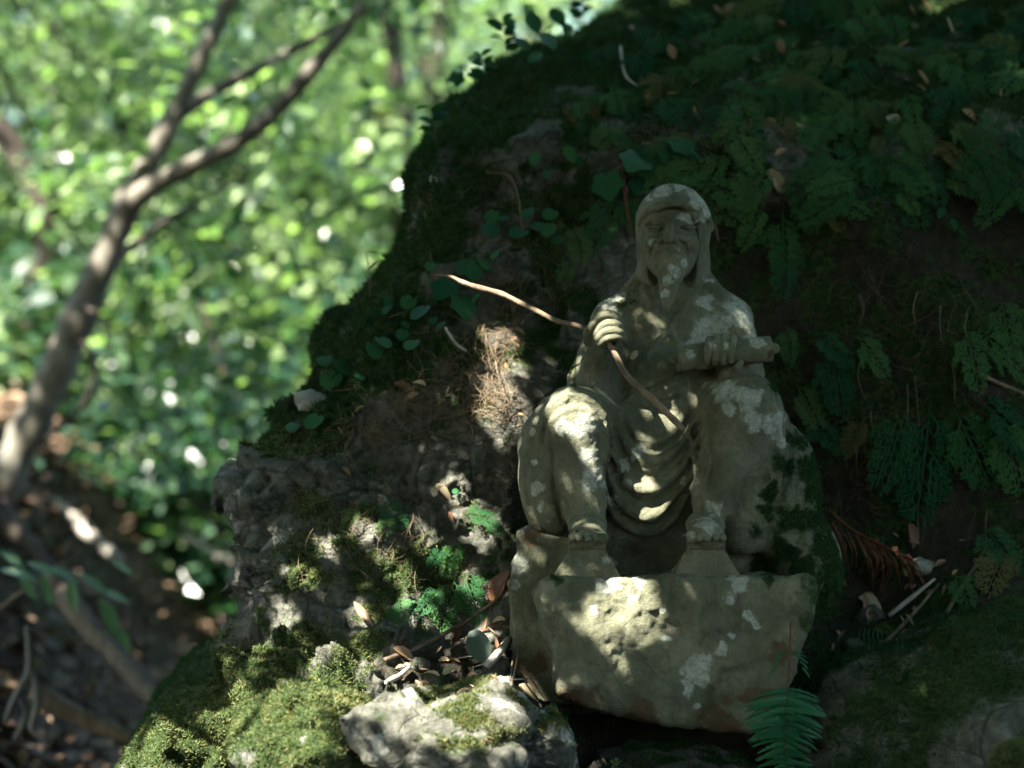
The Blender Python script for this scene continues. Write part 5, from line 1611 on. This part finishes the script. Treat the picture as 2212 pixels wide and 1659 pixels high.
def canopy_leaves(n, half, t0, t1, size, seed):
    """leaf centres in a slab across the sun's path"""
    r = np.random.default_rng(seed)
    q = (r.random((n, 2)) - .5) * 2 * half
    t = t0 + (t1 - t0) * r.random(n)
    C = ctr + q[:, :1] * e1 + q[:, 1:] * e2 + t[:, None] * s3
    c2 = np.stack([C @ e1, C @ e2], 1)
    keep = np.ones(n, bool)
    for k in range(0, n, 4000):
        d = np.linalg.norm(c2[k:k + 4000, None] - spot2[None], axis=2) - SP[None, :, 3]
        keep[k:k + 4000] = d.min(1) > size
    # stay out of the camera's view cone
    dcam = C[:, 1] + D0
    inside = (dcam > 0.1) & (C[:, 2] < 1236 * UM * np.maximum(dcam, .1) / D0 * 1.12) & (np.abs(C[:, 0]) < 1106 * UM * np.maximum(dcam, .1) / D0 * 1.1)
    keep &= ~inside & (C[:, 2] > .9)
    return C[keep]
tb = Vector((-3.5, -.7, 0)); tb.z = gz(tb.x, tb.y) - .05
ct = thing("overhanging_tree", "unseen tree added over the statue, its crown pierced for the sun patches", "tree", tb)
limb(ct, "trunk", [tb, Vector((-3.4, -.7, .8)), Vector((-3.2, -.8, 1.9)), Vector((-2.9, -.8, 3.0)), Vector((-2.6, -1.0, 4.2))], [.13, .11, .10, .08, .05], BARK, 12, 24)
C1 = canopy_leaves(130000, 1.0, 1.25, 1.75, .011, 1402)
C2 = canopy_leaves(44000, 3.2, 2.0, 3.4, .060, 1403)
leaf_cloud("crown", C1, .024, ct, CANOPY, 1404, .6, (0, 1))
leaf_cloud("crown", C2, .085, ct, CANOPY, 1405, .6, (0, 1))
# unseen trees added to cut the sky light: high crowns above, lower boughs behind the camera and to the right
def keep_clear(C, size):
    c2 = np.stack([C @ e1, C @ e2], 1)
    ok = np.ones(len(C), bool)
    up = (C - ctr) @ s3 > 0
    for k in range(0, len(C), 4000):
        d = np.linalg.norm(c2[k:k + 4000, None] - spot2[None], axis=2) - SP[None, :, 3]
        ok[k:k + 4000] = (d.min(1) > size) | ~up[k:k + 4000]
    dcam = C[:, 1] + D0
    dd = np.maximum(dcam, .1)
    inside = (dcam > -.3) & (C[:, 2] < 1236 * UM * dd / D0 * 1.15 + .1) & (C[:, 2] > -.6) & (np.abs(C[:, 0]) < 1106 * UM * dd / D0 * 1.15 + .25) & (C[:, 1] < 4)
    near = np.linalg.norm(C - np.array([0, -D0, 0]), axis=1) < .8
    return C[ok & ~inside & ~near]
def wood_tree(label, x, y, h, rbase, boxes, seed, n, size):
    r = np.random.default_rng(seed)
    b = Vector((x, y, gz(x, y) - .05))
    t = thing("forest_tree", label, "tree", b, "unseen trees added to deepen the shade")
    top = b + Vector((r.normal() * .3, r.normal() * .3, h))
    limb(t, "trunk", [b, b.lerp(top, .4) + Vector((.08, 0, 0)), b.lerp(top, .75), top], [rbase, rbase * .8, rbase * .55, rbase * .25], DBARK, 10, 20)
    for (c, s, w) in boxes:
        m = int(n * w)
        C = np.array(c) + (r.random((m, 3)) - .5) * 2 * np.array(s)
        C = C[fbm(C, .9, 3, seed) > -.32]
        C = keep_clear(C, size * .62)
        limb(t, "limb", [b.lerp(top, .6), (b.lerp(top, .6) + Vector(c)) / 2 + Vector((0, 0, .3)), Vector(c)], [rbase * .4, rbase * .25, rbase * .08], DBARK, 7, 12)
        if len(C):
            leaf_cloud("crown", C, size, t, CANOPY, seed + m, .6, (0, 1))
wood_tree("unseen tree added to roof off sky light before the statue", -3.4, -4.6, 5.5, .16, [((-1.8, -3.6, 3.7), (2.6, 2.6, .7), 1.0)], 1501, 15000, .13)
wood_tree("unseen tree added to shade the rock bank from above", 3.6, .8, 6.0, .18, [((1.8, -.6, 3.6), (2.6, 2.6, .7), .6), ((3.8, -1.0, 2.2), (.8, 1.6, 1.0), .25)], 1511, 15000, .13)
wood_tree("unseen tree added to block sky light facing the statue", 1.6, -8.5, 6.0, .18, [((1.2, -5.6, 3.4), (2.8, 2.4, .8), 1.0), ((.6, -7.6, 1.5), (3.2, .6, 1.8), .6)], 1521, 15000, .13)
wood_tree("unseen tree with low boughs added to block sky light at the left", -4.6, -1.6, 5.0, .14, [((-3.3, -5.4, 1.8), (.8, 2.6, 1.5), .8)], 1531, 12000, .13)

# unseen high crowns added over the slope behind: clumped, so that the far foliage lies partly in their shade
def slope_tree(label, x, y, boxes, seed, n, size):
    r = np.random.default_rng(seed)
    b = Vector((x, y, gz(x, y) - .05))
    t = thing("slope_tree", label, "tree", b, "unseen trees added to shade the far slope")
    top = b + Vector((.2, .2, 6.5))
    limb(t, "trunk", [b, b.lerp(top, .5), top], [.12, .09, .05], DBARK, 9, 16)
    for (c, s) in boxes:
        C = np.array(c) + (r.random((n, 3)) - .5) * 2 * np.array(s)
        C = C[fbm(C, .8, 3, seed) > .06]
        dd = np.maximum(C[:, 1] + D0, .1)
        C = C[C[:, 2] > 1236 * UM * dd / D0 * 1.06 + .1]
        limb(t, "limb", [b.lerp(top, .7), Vector(c)], [.05, .02], DBARK, 6, 6)
        if len(C):
            leaf_cloud("crown", C, size, t, CANOPY, seed + 3, .6, (0, 1))
slope_tree("unseen tree right of the slope, added for the shade of its clumped crown", 2.4, 4.2, [((.2, 5.6, 5.6), (2.0, 2.0, 1.1))], 1611, 5000, .12)
slope_tree("unseen tree left of the slope, added for the shade of its clumped crown", -4.2, 3.4, [((-4.0, 3.0, 4.4), (1.6, 1.2, .9))], 1601, 4500, .12)
